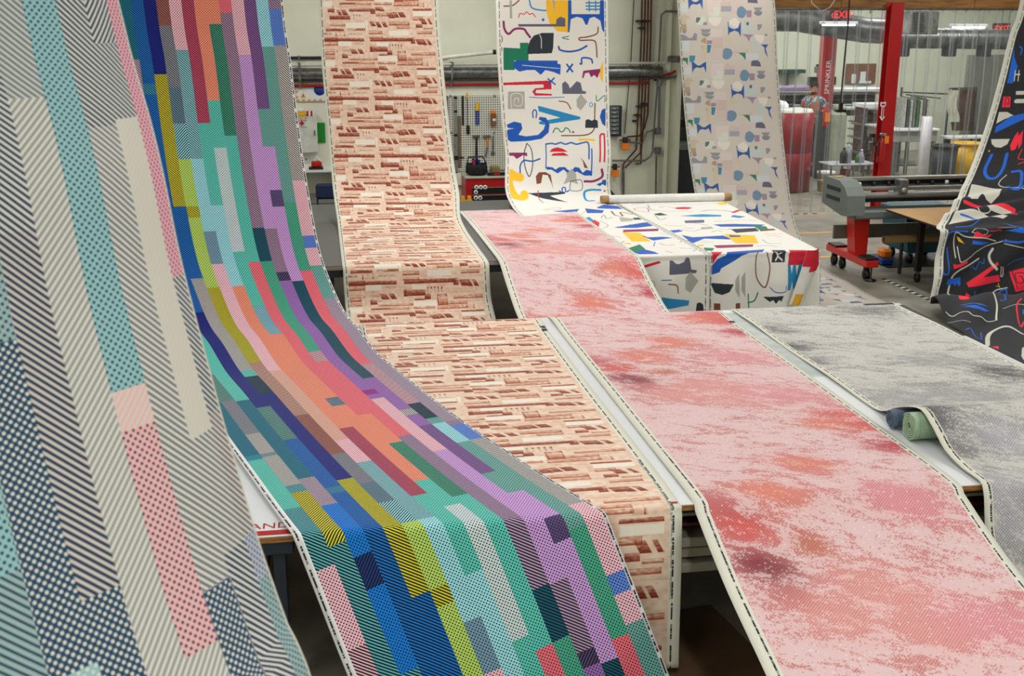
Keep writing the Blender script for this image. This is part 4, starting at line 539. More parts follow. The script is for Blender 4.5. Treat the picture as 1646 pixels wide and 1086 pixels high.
MB().box((-.62,5.2,.473),(-.36,5.8,.76),.004).build('box_body',mat('white_card',(.75,.77,.78),.7),t)
for k in range(3): MB().box((-.61,5.195,.52+.08*k),(-.37,5.2,.525+.08*k)).build('seam',m_dark,t)
tf=table('cutting_table','long grey topped cutting table at the back under brick and white fabrics',-1.6,4.97,11.09,15.0,m_gtop,[(-1.4,11.3),(.05,11.3),(4.8,11.3),(-1.4,14.8),(4.8,14.8),(2.0,14.8)],thick=.045)
MB().box((-1.6,11.075,.862),(4.97,11.09,.89)).build('edge_strip',m_alu,tf)
t=thing('plywood_offcut','brown plywood offcut lying on the floor beneath the near table','board',(2.0,5.0,0))
MB().box((1.55,4.5,0.001),(2.15,5.6,.02),.003,rot=.15).build('sheet',mat('brown_board',(.36,.26,.16),.7,0,.08,6),t)
# registration marks printed on selvedges
def marks(parent,spec,z=.9125):
    for (x0,y0,x1,y1) in spec: MB().box((x0,y0,z),(x1,y1,z+.0008)).build('printed_mark',m_txt,parent)
marks(o_brick,[(1.612,8.60,1.652,8.72),(1.622,8.44,1.655,8.58),(1.614,8.36,1.652,8.42)])
marks(o_pink,[(3.10,8.60,3.145,8.73),(3.108,8.44,3.15,8.57),(3.10,8.36,3.15,8.41)])
marks(o_gray,[(4.4,8.72,4.66,8.765)],.914)
MB().box((1.628,5.065,.9105),(1.66,5.08,.912)).build('red_thread',m_red,o_brick)
t=thing('edge_tape','dark grey tape strip along the right edge of the near table','tape',(4.7,8.3,.9)); MB().box((4.70,7.75,.9005),(4.738,8.72,.905)).build('strip',m_dark,t)
t=thing('paper_runner','glossy white paper runner on the table between pink and grey fabrics','paper',(3.2,7,.9)); MB().box((3.13,6.95,.9003),(3.29,8.7,.9018)).build('sheet',mat('frosted_film',(.78,.82,.82),.15),t)
# ------------------------------------------------------------------ fabric rolls
def spiral_roll(name,label,cx,cy,r1,r0,turns,x1,m,mi):
    t=thing(name,label,'fabric roll',(cx,cy,.9)); z=.9+r1+.002; n=26*turns; b=MB(); pts=[]
    for k in range(n+1):
        a=2*math.pi*k/26+.6; r=r1-(r1-r0)*k/n; th=(r1-r0)/turns*.72; pts.append(((r*math.cos(a),r*math.sin(a)),((r-th)*math.cos(a),(r-th)*math.sin(a))))
    v=[];f=[]
    for (a,c) in pts:
        wob=.004*math.sin(a[0]*90)
        for x in (cx+wob,x1): v.append((x,cy+a[0],z+a[1])); v.append((x,cy+c[0],z+c[1]))
    for k in range(n):
        o=k*4; p=o+4; f+=[(o,p,p+1,o+1),(o+2,o+3,p+3,p+2),(o,o+2,p+2,p),(o+1,p+1,p+3,o+3)]
    b.add(v,f,False); b.build('wound_cloth',m,t); 
    MB().tube([(cx+.012,cy,z),(x1-.01,cy,z)],r0*.9,14,cap=False).build('core',mi,t)
    MB().lathe((cx+.03,cy,z),[(r0*.9,0),(r1*.97,0)],20,'X').build('inner_layers',mi,t)
    return t
spiral_roll('felt_roll','small slate blue felt roll under the grey fabric, left of green roll',3.20,5.92,.056,.018,3,3.75,mat('slate_felt',(.36,.44,.52),.95,0,.06,30,.3),mat('slate_felt_core',(.16,.20,.25),.9))
spiral_roll('felt_roll','larger sage green felt roll propping up the grey fabric',3.21,5.72,.082,.024,5,3.85,mat('sage_felt',(.62,.74,.62),.95,0,.06,30,.3),mat('sage_felt_core',(.50,.60,.50),.9))
t=thing('fabric_roll','white fabric wound on a cardboard tube lying at far table end','fabric roll',(4.4,14.3,.97))
MB().tube([(3.62,14.38,.968),(4.5,14.36,.97),(5.14,14.33,.97)],.055,18).build('wound_cloth',mat('white_cloth',(.88,.88,.86),.8,0,.03,10,.2),t)
MB().lathe((3.52,14.38,.968),[(.036,.1),(.042,0),(.052,0),(.052,.12)],18,'X').build('cardboard_core',m_kraft,t)
MB().lathe((5.12,14.33,.97),[(.052,0),(.052,.12),(.042,.12),(.036,.02)],18,'X').build('cardboard_core',m_kraft,t)
# folded corner of the white fabric
P1=[oY(*q,10.93) for q in ((1298,402),(1312,398),(1317,424),(1293,487),(1268,491))]
b=MB(); n=10; rows=[]
for i in range(n+1):
    s=i/n; y0,y1=402+(489-402)*s,398+(487-398)*s
    xl=1297+(1268-1297)*s**1.1; xr=1309+(7 if s<.3 else 7-(s-.3)*38)*1.0
    row=[]
    for j in range(9):
        q=j/8; p=oY(xl+(xr-xl)*q,y0+(y1-y0)*q,10.93); p[1]-=.06*math.sin(math.pi*q); row.append(p)
    rows.append(row)
b.add([p for r in rows for p in r],[(i*9+j,i*9+j+1,(i+1)*9+j+1,(i+1)*9+j) for i in range(n) for j in range(8)],True)
cf=b.build('folded_corner',mat('white_fabric_plain',(.86,.86,.84),.8,0,.03,10),o_w2)
b=MB(); 
b.add([tuple(np.array(rows[i][j])+np.array((0,-.004,0))) for i in (0,1,2,3,4) for j in range(9)],[(i*9+j,i*9+j+1,(i+1)*9+j+1,(i+1)*9+j) for i in range(4) for j in range(9-1) if j>=i or i<3],True); b.build('red_print',mat('red_print_ink',(.80,.08,.20),.8),o_w2)
b=MB(); b.add([tuple(np.array(rows[i][j])+np.array((0,-.004,0))) for i in (8,9,10) for j in range(1,6)],[(i*5+j,i*5+j+1,(i+1)*5+j+1,(i+1)*5+j) for i in range(2) for j in range(4)],True); b.build('yellow_print',m_yel,o_w2)
# hanging rails out of sight, carrying the fabrics
for nm,pa,pb,lab in (('hanging_rail',(-2.0,9.42,4.82),(-.1,9.42,4.82),'steel rail on which the patchwork fabric hangs'),('hanging_rail',(-.3,14.52,4.93),(5.2,14.9,4.93),'long steel rail carrying brick and white fabrics'),('hanging_rail',(5.0,17.22,4.93),(6.9,17.22,4.93),'steel rail carrying the pale geometric fabric'),('hanging_rail',(8.3,13.58,4.9),(10.3,13.58,4.9),'steel rail carrying the black printed fabric'),('hanging_rail',(-2.2,1.0,4.56),(-.3,2.6,4.56),'steel rail carrying the nearest chevron fabric')):
    t=thing(nm,lab,'rail',pa); MB().tube([pa,pb],.022,10).build('pipe',m_steel,t)
    for q in (pa,pb): MB().tube([q,(q[0],q[1],5.4)],.008,6).build('hanger_rod',m_steel,t)
# ------------------------------------------------------------------ back wall fittings
def px_box(mb,x0,y0,x1,y1,Y,d,bev=0): a=oY(x0,y1,Y); c=oY(x1,y0,Y); return mb.box((a[0],Y-d,a[2]),(c[0],Y,c[2]),bev)
WY=18.3
def wpipe(name,label,cat,pts,r,m,off=.05,group=None):
    P=[oY(x,y,WY-off) for x,y in pts]; t=thing(name,label,cat,tuple(P[0]),group); MB().tube(P,r,8).build('pipe',m,t)
    for p in (P[len(P)//2],): MB().box((p[0]-.02,p[1]-.005,p[2]-r-.012),(p[0]+.02,WY,p[2]+r+.012)).build('clip',m_steel,t)
    return t
def straight(name,label,cat,z,x0,x1,r,m,off=.06,clips=True,group=None,dz=0):
    t=thing(name,label,cat,(x0,WY-off,z),group); MB().tube([(x0,WY-off,z),(x1,WY-off,z+dz)],r,12).build('pipe',m,t)
    if clips:
        k=x0+.6
        while k<x1: MB().box((k-.015,WY-off-r-.006,z-r-.01),(k+.015,WY,z+r+.01)).build('clip',m_steel,t); k+=1.15
    return t
straight('wall_duct','fat grey steel pipe running along the back wall','pipe',2.40,-2,5.4,.085,m_steel,.11)
straight('wall_conduit','thin dark conduit running above the fat grey wall pipe','pipe',2.63,-2,2.0,.022,m_dark,.03)
straight('wall_conduit','pale upper conduit below the dark conduit on the back wall','pipe',2.53,-2,5.5,.022,mat('pale_pipe',(.72,.73,.70),.4),.26)
straight('wall_conduit','grey conduit directly under the fat wall pipe','pipe',2.285,-2,5.5,.018,m_grey,.05)
straight('red_air_hose','red air line along the back wall above pegboard and safety sign','hose',2.215,-2,5.2,.022,m_red,.05)
p=oY(1088,116,18.15); wpipe('red_air_hose','short sagging red hose end near the pale geometric fabric','hose',[(1040,120),(1060,122),(1076,120),(1086,114)],.02,m_red,.1)
a=oY(708,93,18.0);c=oY(792,84,18.0); t=thing('spare_tube','white tube resting slanted on the wall pipe between brick and white fabrics','tube',tuple(a)); MB().tube([a,c],.03,12).build('tube',mat('white_pvc',(.86,.86,.82),.4),t); MB().tube([c,c+np.array([.05,0,.005])],.036,12).build('end_cap',m_black,t)
a=oY(1076,95,18.0); t=thing('pipe_end','pale wide pipe end on the wall beside geometric fabric','pipe',tuple(a)); MB().tube([oY(1074,95,18.05),oY(1092,95,18.05)],.055,14).build('elbow',m_steel,t)
# safety sign
t=thing('safety_sign','safety sign with orange striped border and blue disc, behind patchwork and brick fabrics','sign',tuple(oY(500,145,18.27)))
a=oY(476,163,18.27); c=oY(545,121,18.27); x0,z0,x1,z1=a[0],a[2],c[0],c[2]
MB().box((x0,18.27,z0),(x1,18.3,z1),.004).build('panel',m_white,t)
k=0; w_=.045
mo=mat('orange_print',(.90,.62,.20),.5)
x=x0
while x<x1-.03:
    for zz in (z0+.004,z1-.034): MB().prism([(x,zz),(x+.04,zz),(x+.055,zz+.03),(x+.015,zz+.03)],18.266,18.27).build('border_stripe',mo,t)
    x+=.085
z=z0+.035
while z<z1-.07: MB().prism([(x0+.004,z),(x0+.03,z+.015),(x0+.03,z+.055),(x0+.004,z+.04)],18.266,18.27).build('border_stripe',mo,t); z+=.085
flat_text('SAFETY',.085,(x0+.15,18.265,z1-.12),(1,0,0),(0,0,1),mat('dark_red_ink',(.62,.10,.10),.6),t)
for zz in (z1-.13,z0+.06):
    MB().prism([(x0+.07,zz),(x0+.15,zz),(x0+.11,zz+.07)],18.262,18.27).build('warning_triangle',m_yel,t); MB().prism([(x0+.104,zz+.015),(x0+.116,zz+.015),(x0+.112,zz+.045),(x0+.108,zz+.045)],18.26,18.262).build('symbol',m_black,t)
MB().lathe((x0+.36,18.265,(z0+z1)/2-.02),[(0,0),(.085,0),(.085,.005)],24,'Y').build('blue_disc',mat('sign_blue',(.05,.25,.62),.5),t)
# first aid cabinet
t=thing('first_aid_cabinet','white first aid wall cabinet with red cross, under the safety sign','cabinet',tuple(oY(492,210,18.3)))
b=MB(); px_box(b,478,186,509,244,18.3,.14,.006); b.build('body',mat('cabinet_white',(.80,.82,.78),.45),t)
p=oY(485,198,18.155); MB().box((p[0]-.035,18.15,p[2]-.012),(p[0]+.035,18.16,p[2]+.012)).box((p[0]-.012,18.149,p[2]-.035),(p[0]+.012,18.16,p[2]+.035)).build('red_cross',m_red,t)
p=oY(479,191,18.155); flat_text('FIRST AID\nSUPPLIES',.034,(p[0],18.157,p[2]),(1,0,0),(0,0,1),m_red,t)
p=oY(481,205,18.155); flat_text('Zee Medical',.025,(p[0],18.157,p[2]),(1,0,0),(0,0,1),m_grey,t)
MB().box((p[0]+.22,18.145,p[2]-.12),(p[0]+.235,18.16,p[2]-.04)).build('latch',m_steel,t)
t=thing('glove_box','yellow glove box with a white glove on top of first aid cabinet','box',tuple(oY(486,185,18.2))); b=MB(); px_box(b,479,178,491,186,18.26,.1,.003); b.build('carton',m_yel,t); b=MB(); px_box(b,480,174,488,179,18.22,.05,.01); b.build('glove',m_white,t)
t=thing('bandage_bag','clear bag of red and white bandage packs on first aid cabinet','bag',tuple(oY(500,185,18.2)))
for k in range(4): b=MB(); px_box(b,493+k*3.2,178+k%2,495.6+k*3.2,186,18.25,.06,.002); b.build('pack',m_red if k%2==0 else m_white,t)
t=thing('notice_plate','bright green notice plate on wall at brick fabric edge','sign',tuple(oY(511,213,18.3))); b=MB(); px_box(b,508.5,197,522,229,18.3,.02,.003); b.build('plate',m_green,t); b=MB(); px_box(b,507.5,196,509.5,230,18.3,.025); b.build('edge',m_green,t)
t=thing('wall_outlet','small grey power outlet under the first aid cabinet','outlet',tuple(oY(492,256,18.3))); b=MB(); px_box(b,489,251,495,261,18.3,.02,.003); b.build('plate',m_white,t); b=MB(); px_box(b,491,254,493,258,18.285,.01); b.build('socket',m_grey,t)
t=thing('wall_shelf','long pale wall shelf behind brick fabric holding a red toolbox','shelf',tuple(oY(490,272,18.3)))
a=oY(440,270,18.3); MB().box((a[0],17.9,a[2]-.03),(a[0]+1.1,18.3,a[2])).build('board',m_white,t); 
for k in (.1,.95): MB().box((a[0]+k,17.95,a[2]-.2),(a[0]+k+.02,18.3,a[2]-.03)).build('bracket',m_steel,t)
sz=a[2]; t=thing('power_tool','red and black power tool on the wall shelf beside brick fabric','tool',tuple(oY(508,268,18.1))); p=oY(509,268,18.1); MB().box((p[0]-.08,18.0,sz+.03),(p[0]+.08,18.15,sz+.12),.02).build('housing',m_red,t); MB().box((p[0]-.12,17.98,sz+.001),(p[0]+.1,18.18,sz+.03),.005).build('base',m_black,t); MB().tube([(p[0]-.03,18.08,sz+.12),(p[0],18.08,sz+.19),(p[0]+.06,18.08,sz+.12)],.014,8).build('handle',m_white,t)
t=thing('floor_cabinet','low grey steel cabinet standing behind the cutting table at left','cabinet',(.3,17.6,0)); MB().box((-1.6,17.2,0),(.3,18.1,.6),.01).build('body',m_gtop,t)
for k in range(3): MB().box((-1.55+.6*k,17.185,.05),(-1.0+.6*k,17.2,.55),.004).build('door',m_gtop,t)
t=thing('blue_chair','dark blue chair back behind the brick fabric','chair',tuple(oY(520,310,16.5))); p=oY(519,306,16.5); MB().box((p[0]-.1,16.45,p[2]-.12),(p[0]+.3,16.5,p[2]+.1),.03).build('backrest',mat('navy_cloth',(.08,.16,.32),.8),t); MB().box((p[0]-.1,16.05,.43),(p[0]+.3,16.48,.48),.02).build('seat',MATS['navy_cloth'],t)
for dx in (-.08,.28):
    for yy in (16.1,16.45): MB().tube([(p[0]+dx,yy,0),(p[0]+dx,yy,.43 if yy<16.3 else .8)],.012,8).build('leg',m_black,t)
# pegboard with tools
a=oY(719,275,18.28); c=oY(812,153,18.28)
m_peg=mat('pegboard_paint',(.80,.81,.76),.5,0,.01,3)
nt=m_peg.node_tree; bs=nt.nodes['Principled BSDF']; tc=nt.nodes.new('ShaderNodeTexCoord'); sp=nt.nodes.new('ShaderNodeSeparateXYZ'); nt.links.new(tc.outputs['Object'],sp.inputs[0])
hx=mth(nt,'SUBTRACT',mth(nt,'FRACT',mth(nt,'MULTIPLY',sp.outputs[0],1/.036)),.5); hz=mth(nt,'SUBTRACT',mth(nt,'FRACT',mth(nt,'MULTIPLY',sp.outputs[2],1/.036)),.5)
rr=mth(nt,'ADD',mth(nt,'MULTIPLY',hx,hx),mth(nt,'MULTIPLY',hz,hz)); hole=mth(nt,'LESS_THAN',rr,.07); old=bs.inputs['Base Color'].links[0].from_socket; nt.links.new(mix(nt,hole,old,lin((.12,.12,.10))),bs.inputs['Base Color'])
t=thing('pegboard','white perforated pegboard on the back wall between brick and white fabrics','pegboard',((a[0]+c[0])/2,18.28,a[2])); MB().box((a[0],18.265,a[2]),(c[0],18.296,c[2]),.003).build('board',m_peg,t); MB().box((a[0]-.02,18.25,a[2]),(a[0]+.03,18.296,c[2])).build('edge_strip',m_steel,t)
for x,y in ((724,154),(795,154),(725,213),(794,213)): p=oY(x,y,18.255); MB().lathe((p[0],18.255,p[2]),[(0,-.006),(.016,-.004),(.018,.003)],10,'Y').build('screw',m_steel,t)
PY=18.262
def hang(name,label,cat): return thing(name,label,cat,(0,PY,0))
def B(mb,x0,y0,x1,y1,d=.03,bev=.003,Y=PY): return px_box(mb,x0,y0,x1,y1,Y,d,bev)
t=hang('spirit_level','long aluminium spirit level hanging at pegboard left edge','level'); B(MB(),729.5,154,734.5,280,.025).build('body',m_alu,t)
for y in (155,177,215,276): B(MB(),729.3,y,734.7,y+4,.03).build('vial_block',m_black,t)
p=oY(731.5,238,18.2); flat_text('1',.07,(p[0]-.015,18.213,p[2]),(1,0,0),(0,0,1),mat('blue_print',(.1,.25,.6),.5),t)
t=hang('steel_ruler','brown wooden rule hanging beside the spirit level','ruler'); B(MB(),736,186,740.5,269,.012).build('blade',mat('olive_wood',(.42,.36,.25),.6),t)
t=hang('scraper_rod','long black scraper rod hanging high on the pegboard','tool'); B(MB(),742.6,154,745.4,201,.015).build('rod',m_black,t)
t=hang('trimmer','thin trimmer with yellow handle and black head on pegboard','tool'); B(MB(),749.3,149,752,158,.02).build('handle',m_yel,t); MB().tube([oY(751,158,PY),oY(751.5,202,PY)],.006,6).build('shaft',m_black,t); B(MB(),749.8,201,754.5,215,.03,.006).build('head',m_black,t)
t=hang('snips','yellow headed snips with blue handles on pegboard','snips'); B(MB(),764.5,165,769.5,178,.03,.004).build('head',m_yel,t)
for x in (764.4,768): B(MB(),x,178,x+1.8,200,.02,.002).build('handle',MATS['sign_blue'],t)
B(MB(),766,200,767.6,203,.01).build('tip',m_steel,t)
t=hang('glue_bottle','orange capped bottle in a brown holder beside the white fabric','bottle'); B(MB(),789,177,796,182,.05,.004).build('cap',m_org,t); B(MB(),788,182,797,202,.06,.006).build('holder',mat('rust_holder',(.50,.30,.20),.6),t); B(MB(),791,190,796,194,.065).build('label_patch',m_white,t)
for nm,x,lab,hc in (('hammer',763,'hammer with black handle hanging over the tool bag',m_black),('hammer',780,'hammer with orange and grey handle right of the black hammer',m_org)):
    t=hang(nm,lab,'hammer'); B(MB(),x-4,217,x+8,221,.04,.006).build('head',m_steel,t); MB().tube([oY(x+3.2,221,PY-.02),oY(x+3,236,PY-.02)],.014,8).build('handle',hc,t); MB().tube([oY(x+3,236,PY-.02),oY(x+1 if hc is m_org else x+3,252,PY-.02)],.017,8).build('grip',m_grey if hc is m_org else m_black,t)
t=hang('adjustable_wrench','grey adjustable wrench hanging right of the hammers','wrench'); B(MB(),791.3,218,794,243,.012).build('handle',m_steel,t); B(MB(),789.5,243,795,249,.02,.004).build('jaw',m_steel,t)
t=hang('try_square','dark try square hanging on the spirit level','square'); B(MB(),724,252,746,254,.02).build('blade',m_dark,t); B(MB(),730,250,736,257,.03).build('stock',m_black,t)
# tool chest
CY=17.55
a=oY(749,340,CY);c=oY(835,284,CY); x0,x1=a[0],a[0]+1.25; zt=oY(760,284,CY)[2]
t=thing('tool_chest','red rolling tool chest with black drawers below the pegboard','tool chest',((x0+x1)/2,CY,0)); MB().box((x0,CY,.08),(x1,18.1,zt-.03),.006).build('body',m_red,t); MB().box((x0-.01,CY-.02,zt-.03),(x1+.01,18.12,zt),.006).build('worktop',mat('pale_worktop',(.70,.70,.63),.5),t)
for k in range(5):
    z1=zt-.16-.115*k; d=MB().box((x0+.1,CY-.012,z1-.1),(x1-.03,CY,z1),.003).build('drawer',m_black,t); MB().box((x0+.1,CY-.03,z1-.012),(x1-.03,CY-.012,z1)).build('pull',m_alu,d)
for cx in (x0+.08,x1-.08): MB().lathe((cx-.02,CY+.1,.04),[(0,0),(.04,0),(.04,.04),(0,.04)],12,'X').build('caster',m_black,t)
for i,(x,y) in enumerate(((766,301),(773,301),(780,301),(765,309),(765,318),(772,318))):
    p=oY(x,y,CY-.04); lab=['leftmost of three white tape rolls on the top drawer','middle white tape roll on the top drawer','rightmost white tape roll on the top drawer','single white tape roll on the middle drawer','left white tape roll on the lower drawer','right white tape roll on the lower drawer'][i]
    o=MB().lathe((p[0],CY-.036,p[2]),[(.016,0),(.033,0),(.033,.022),(.016,.022),(.016,0)],16,'Y').build('tape_roll',m_white); tag(o,lab,'tape roll','tape rolls on the chest drawers')
p=oY(767,282,CY+.2); t=thing('tool_bag','black open tool bag full of red handled tools on the chest','tool bag',(p[0],CY+.2,zt))
bx=oY(767,283,CY+.15)[0]; MB().lathe((bx,CY+.22,zt),[(0,.002),(.13,.002),(.155,.05),(.165,.17),(.15,.17),(.14,.06),(0,.05)],18).build('bag',mat('black_canvas',(.06,.06,.07),.85),t)
for k in range(11): a=2*math.pi*k/11; MB().box((bx+.15*math.cos(a)-.02,CY+.22+.15*math.sin(a)-.015,zt+.03),(bx+.15*math.cos(a)+.02,CY+.22+.15*math.sin(a)+.015,zt+.14),.004).build('pocket',MATS['black_canvas'],t)
MB().tube([(bx-.14,CY+.22,zt+.17),(bx-.13,CY+.22,zt+.27),(bx+.1,CY+.22,zt+.28),(bx+.15,CY+.22,zt+.17)],.012,8).build('bag_handle',m_black,t)
hm=mat('crimson_grip',(.72,.06,.18),.5)
for k in range(9):
    a=random.uniform(0,6.3); r=random.uniform(.02,.11); q=(bx+r*math.cos(a),CY+.22+r*math.sin(a)); o=thing('hand_tool',['red gripped','black gripped','blue gripped'][k%3]+' hand tool standing in the black tool bag','hand tool',(q[0],q[1],zt+.1),'hand tools in the bag'); MB().tube([(q[0],q[1],zt+.06),(q[0]+random.uniform(-.03,.03),q[1],zt+.16)],.006,6).build('shaft',m_steel,o); MB().tube([(q[0],q[1],zt+.15),(q[0]+random.uniform(-.04,.04),q[1],zt+.15+random.uniform(.07,.13))],.019,8).build('grip',[hm,m_black,MATS['sign_blue']][k%3],o)
p=oY(794,275,CY+.2); t=thing('cordless_drill','small cordless drill box with orange face beside the tool bag','drill',(p[0],CY+.2,zt)); MB().box((p[0]-.05,CY+.15,zt+.002),(p[0]+.08,CY+.3,zt+.13),.01).build('battery',mat('tan_plastic',(.55,.45,.25),.5),t); MB().box((p[0]-.12,CY+.05,zt+.002),(p[0]+.16,CY+.13,zt+.05),.01).build('body',m_black,t); MB().box((p[0]-.02,CY+.045,zt+.01),(p[0]+.07,CY+.05,zt+.04)).build('trigger',m_red,t)
a=oY(749,318,17.2); t=thing('foot_stand','folded yellow plastic stand leaning left of the tool chest','stand',(a[0],17.3,0)); 
for dx in (-.07,.03): MB().prism([(a[0]+dx,0),(a[0]+dx+.08,0),(a[0]+dx+.06,.62),(a[0]+dx+.01,.62)],17.28,17.36).build('leg',m_yel,t)
MB().box((a[0]-.07,17.29,.5),(a[0]+.11,17.35,.56)).build('crossbar',m_yel,t)
pts=[oY(x,y,17.9) for x,y in ((727,300),(735,305),(739,315),(735,335))]; pts.append(np.array([pts[-1][0],17.9,0.0])); pts=list(pts); t=thing('flex_hose','pale bent plastic hose beside the brick fabric near the chest','hose',tuple(pts[0])); MB().tube(pts,.028,10).build('tube',MATS['white_pvc'],t)
t=thing('wall_ledge','pale boxed ledge on the wall under the pegboard','ledge',tuple(oY(735,282,18.3))); px_box(MB(),722,277,750,297,18.3,.08,.004).build('box',m_wall,t)
# copper pipes, valves and boxes
def route(name,label,pts,r=.014,m=m_cop,off=.06,cat='pipe',group='copper pipes on the back wall'):
    P=[oY(x,y,WY-off) for x,y in pts]; t=thing(name,label,cat,tuple(P[0]),group); MB().tube(P,r,8).build('pipe',m,t); return t
route('copper_pipe','leftmost of four copper pipes coming down the back wall',[(1033,-60),(1031,60),(1026,180),(1023,240),(1003,262),(1001,272)])
route('copper_pipe','second copper pipe from the left on the back wall',[(1038,-60),(1036,60),(1031,180),(1030,245),(1004,270)])
route('copper_pipe','third copper pipe from the left, ending in a loop',[(1043,-60),(1041,60),(1036,180),(1031,240),(1030,263),(1022,263)])
route('copper_pipe','rightmost copper pipe bending left above the orange valve',[(1048,-60),(1046,60),(1041,185),(1036,205),(1028,218),(1008,220)])
route('thin_cable','thin dark cable dropping to the upper orange valve',[(1022,-60),(1014,100),(1004,215)],.008,m_dark,cat='cable',group=None)
route('grey_conduit','grey wall conduit right of the copper pipes with a top bend',[(1110,19),(1070,18),(1063,24),(1058,120),(1051,210),(1049,240)],.016,m_grey,group=None)
route('grey_conduit','short grey conduit looping from the right into upper box',[(1090,122),(1066,128),(1060,140),(1059,206)],.02,m_grey,group=None)
route('grey_conduit','curved grey conduit left of the junction boxes',[(1052,208),(1040,212),(1033,230),(1010,228)],.016,m_grey,group=None)
route('grey_conduit','lower curved grey conduit near the second orange valve',[(1052,238),(1045,252),(1036,258),(984,258)],.016,m_grey,group=None)
route('grey_conduit','pale conduit running down to the floor left of boxes',[(1002,272),(1002,325)],.022,m_steel,group=None)
route('grey_conduit','pale conduit running down from the lower junction box',[(1055,250),(1054,325)],.016,m_steel,group=None)
for i,(x,y) in enumerate(((1028,34),(1036,34),(1041,34),(1032,45),(1034,170),(1029,171),(1025,185),(1036,167))):
    p=oY(x,y,WY-.09); o=MB().box((p[0]-.06,WY-.1,p[2]-.012),(p[0]+.06,WY-.04,p[2]+.012)).box((p[0]-.025,WY-.12,p[2]-.02),(p[0]+.025,WY-.03,p[2]+.02),.003).build('pipe_clamp',m_cop if i%2==0 else m_dark); tag(o,'clamp across the copper pipes on the back wall' ,'clamp','clamps on the copper pipes')
for x,y,l in ((1007,126,'small black wall clip left of the copper pipes, upper'),(1054,128,'small black wall clip right of the copper pipes'),(1019,194,'small dark blue clip left of the lower pipe clamps')):
    p=oY(x,y,WY); o=MB().box((p[0]-.035,WY-.05,p[2]-.015),(p[0]+.035,WY,p[2]+.015),.003).build('wall_clip',m_black); tag(o,l,'clip')
for (x0,y0,x1,y1,l) in ((998,229,1010,240,'upper orange valve actuator hanging from the copper pipes'),(982,272,993,283,'lower orange valve actuator next to the white fabric')):
    t=thing('valve_actuator',l,'valve',tuple(oY((x0+x1)/2,y1,18.2))); px_box(MB(),x0,y0,x1,y1,18.24,.1,.008).build('actuator',m_org,t); px_box(MB(),x0+2,y0-9,x1-2,y0,18.22,.06,.006).build('valve_body',m_dark,t); px_box(MB(),x0-3,y0-5,x1+3,y0-3,18.21,.03).build('pipe_stub',m_cop,t)
for (x0,y0,x1,y1,l) in ((1052,205,1061,215,'upper grey junction box on the back wall'),(1052,236,1061,247,'lower grey junction box on the back wall')):
    t=thing('junction_box',l,'box',tuple(oY(x0,y1,18.3))); px_box(MB(),x0,y0,x1,y1,18.3,.08,.004).build('box',m_grey,t); px_box(MB(),x0+1,y0+1,x1-1,y1-1,18.22,.006).build('cover',m_steel,t)
t=thing('parts_cabinet','grey small parts cabinet of shallow drawers beside the white fabric','cabinet',tuple(oY(985,218,18.3))); px_box(MB(),979,169,996,218,18.3,.16,.003).build('frame',m_dark,t)
for k in range(7): d=px_box(MB(),981,171+k*6.6,994.5,176.2+k*6.6,18.14,.015,.002).build('drawer',m_grey,t); px_box(MB(),986,174+k*6.6,989,175+k*6.6,18.125,.01).build('knob',m_white,d)
t=thing('bracket_stack','black perforated metal bracket leaning on the wall by the tube','bracket',tuple(oY(988,318,18.1))); a=oY(984,312,18.1); MB().prism([(a[0],0),(a[0]+.1,0),(a[0]+.1,a[2]-.06),(a[0],a[2]+.06)],18.2,18.25).build('plate',m_black,t)
# doorway cabinet
t=thing('grey_cabinet','dark grey cabinet with pale top standing in the doorway','cabinet',tuple(oY(1095,312,18.8))); a=oY(1080,318,18.4);c=oY(1112,240,18.4); MB().box((a[0],18.35,0.0),(a[0]+.9,18.85,c[2]),.004).build('body',mat('charcoal_panel',(.20,.22,.24),.5),t); MB().box((a[0]-.01,18.33,c[2]),(a[0]+.92,18.87,c[2]+.09),.005).build('lid',mat('grey_lid',(.45,.50,.49),.5),t)
t=thing('pump_unit','small black pump with red and yellow knobs mounted above the grey cabinet','pump',tuple(oY(1092,192,18.7))); p=oY(1092,197,18.7); MB().box((p[0]-.06,18.6,p[2]-.06),(p[0]+.08,18.7,p[2]+.05),.01).build('body',m_black,t); MB().lathe((p[0],18.64,p[2]+.07),[(0,.03),(.02,.02),(.025,-.02)],10).build('knob',m_red,t); MB().lathe((p[0]-.04,18.62,p[2]-.12),[(0,.02),(.012,.0)],8).build('lamp_knob',m_yel,t); MB().tube([(p[0],18.68,p[2]-.06),(p[0],18.68,p[2]-.2)],.006,6).build('cable',m_black,t); MB().box((p[0]-.02,18.7,p[2]-.05),(p[0]+.02,18.9,p[2]+.02)).build('wall_mount',m_black,t)
# ------------------------------------------------------------------ strip curtain
mc=bpy.data.materials.new('clear_vinyl'); mc.use_nodes=True; nt=mc.node_tree; nt.nodes.clear()
o_=nt.nodes.new('ShaderNodeOutputMaterial'); tr=nt.nodes.new('ShaderNodeBsdfTransparent'); tr.inputs[0].default_value=(.965,.975,.975,1); gl=nt.nodes.new('ShaderNodeBsdfGlossy'); gl.inputs['Roughness'].default_value=.12; df=nt.nodes.new('ShaderNodeBsdfDiffuse'); df.inputs[0].default_value=(.75,.78,.80,1)
fr=nt.nodes.new('ShaderNodeFresnel'); fr.inputs[0].default_value=1.35; s1=nt.nodes.new('ShaderNodeMixShader'); s2=nt.nodes.new('ShaderNodeMixShader'); nz=nt.nodes.new('ShaderNodeTexNoise'); nz.inputs['Scale'].default_value=3; bp=nt.nodes.new('ShaderNodeBump'); bp.inputs['Strength'].default_value=.15; nt.links.new(nz.outputs[0],bp.inputs['Height']); nt.links.new(bp.outputs[0],gl.inputs['Normal'])
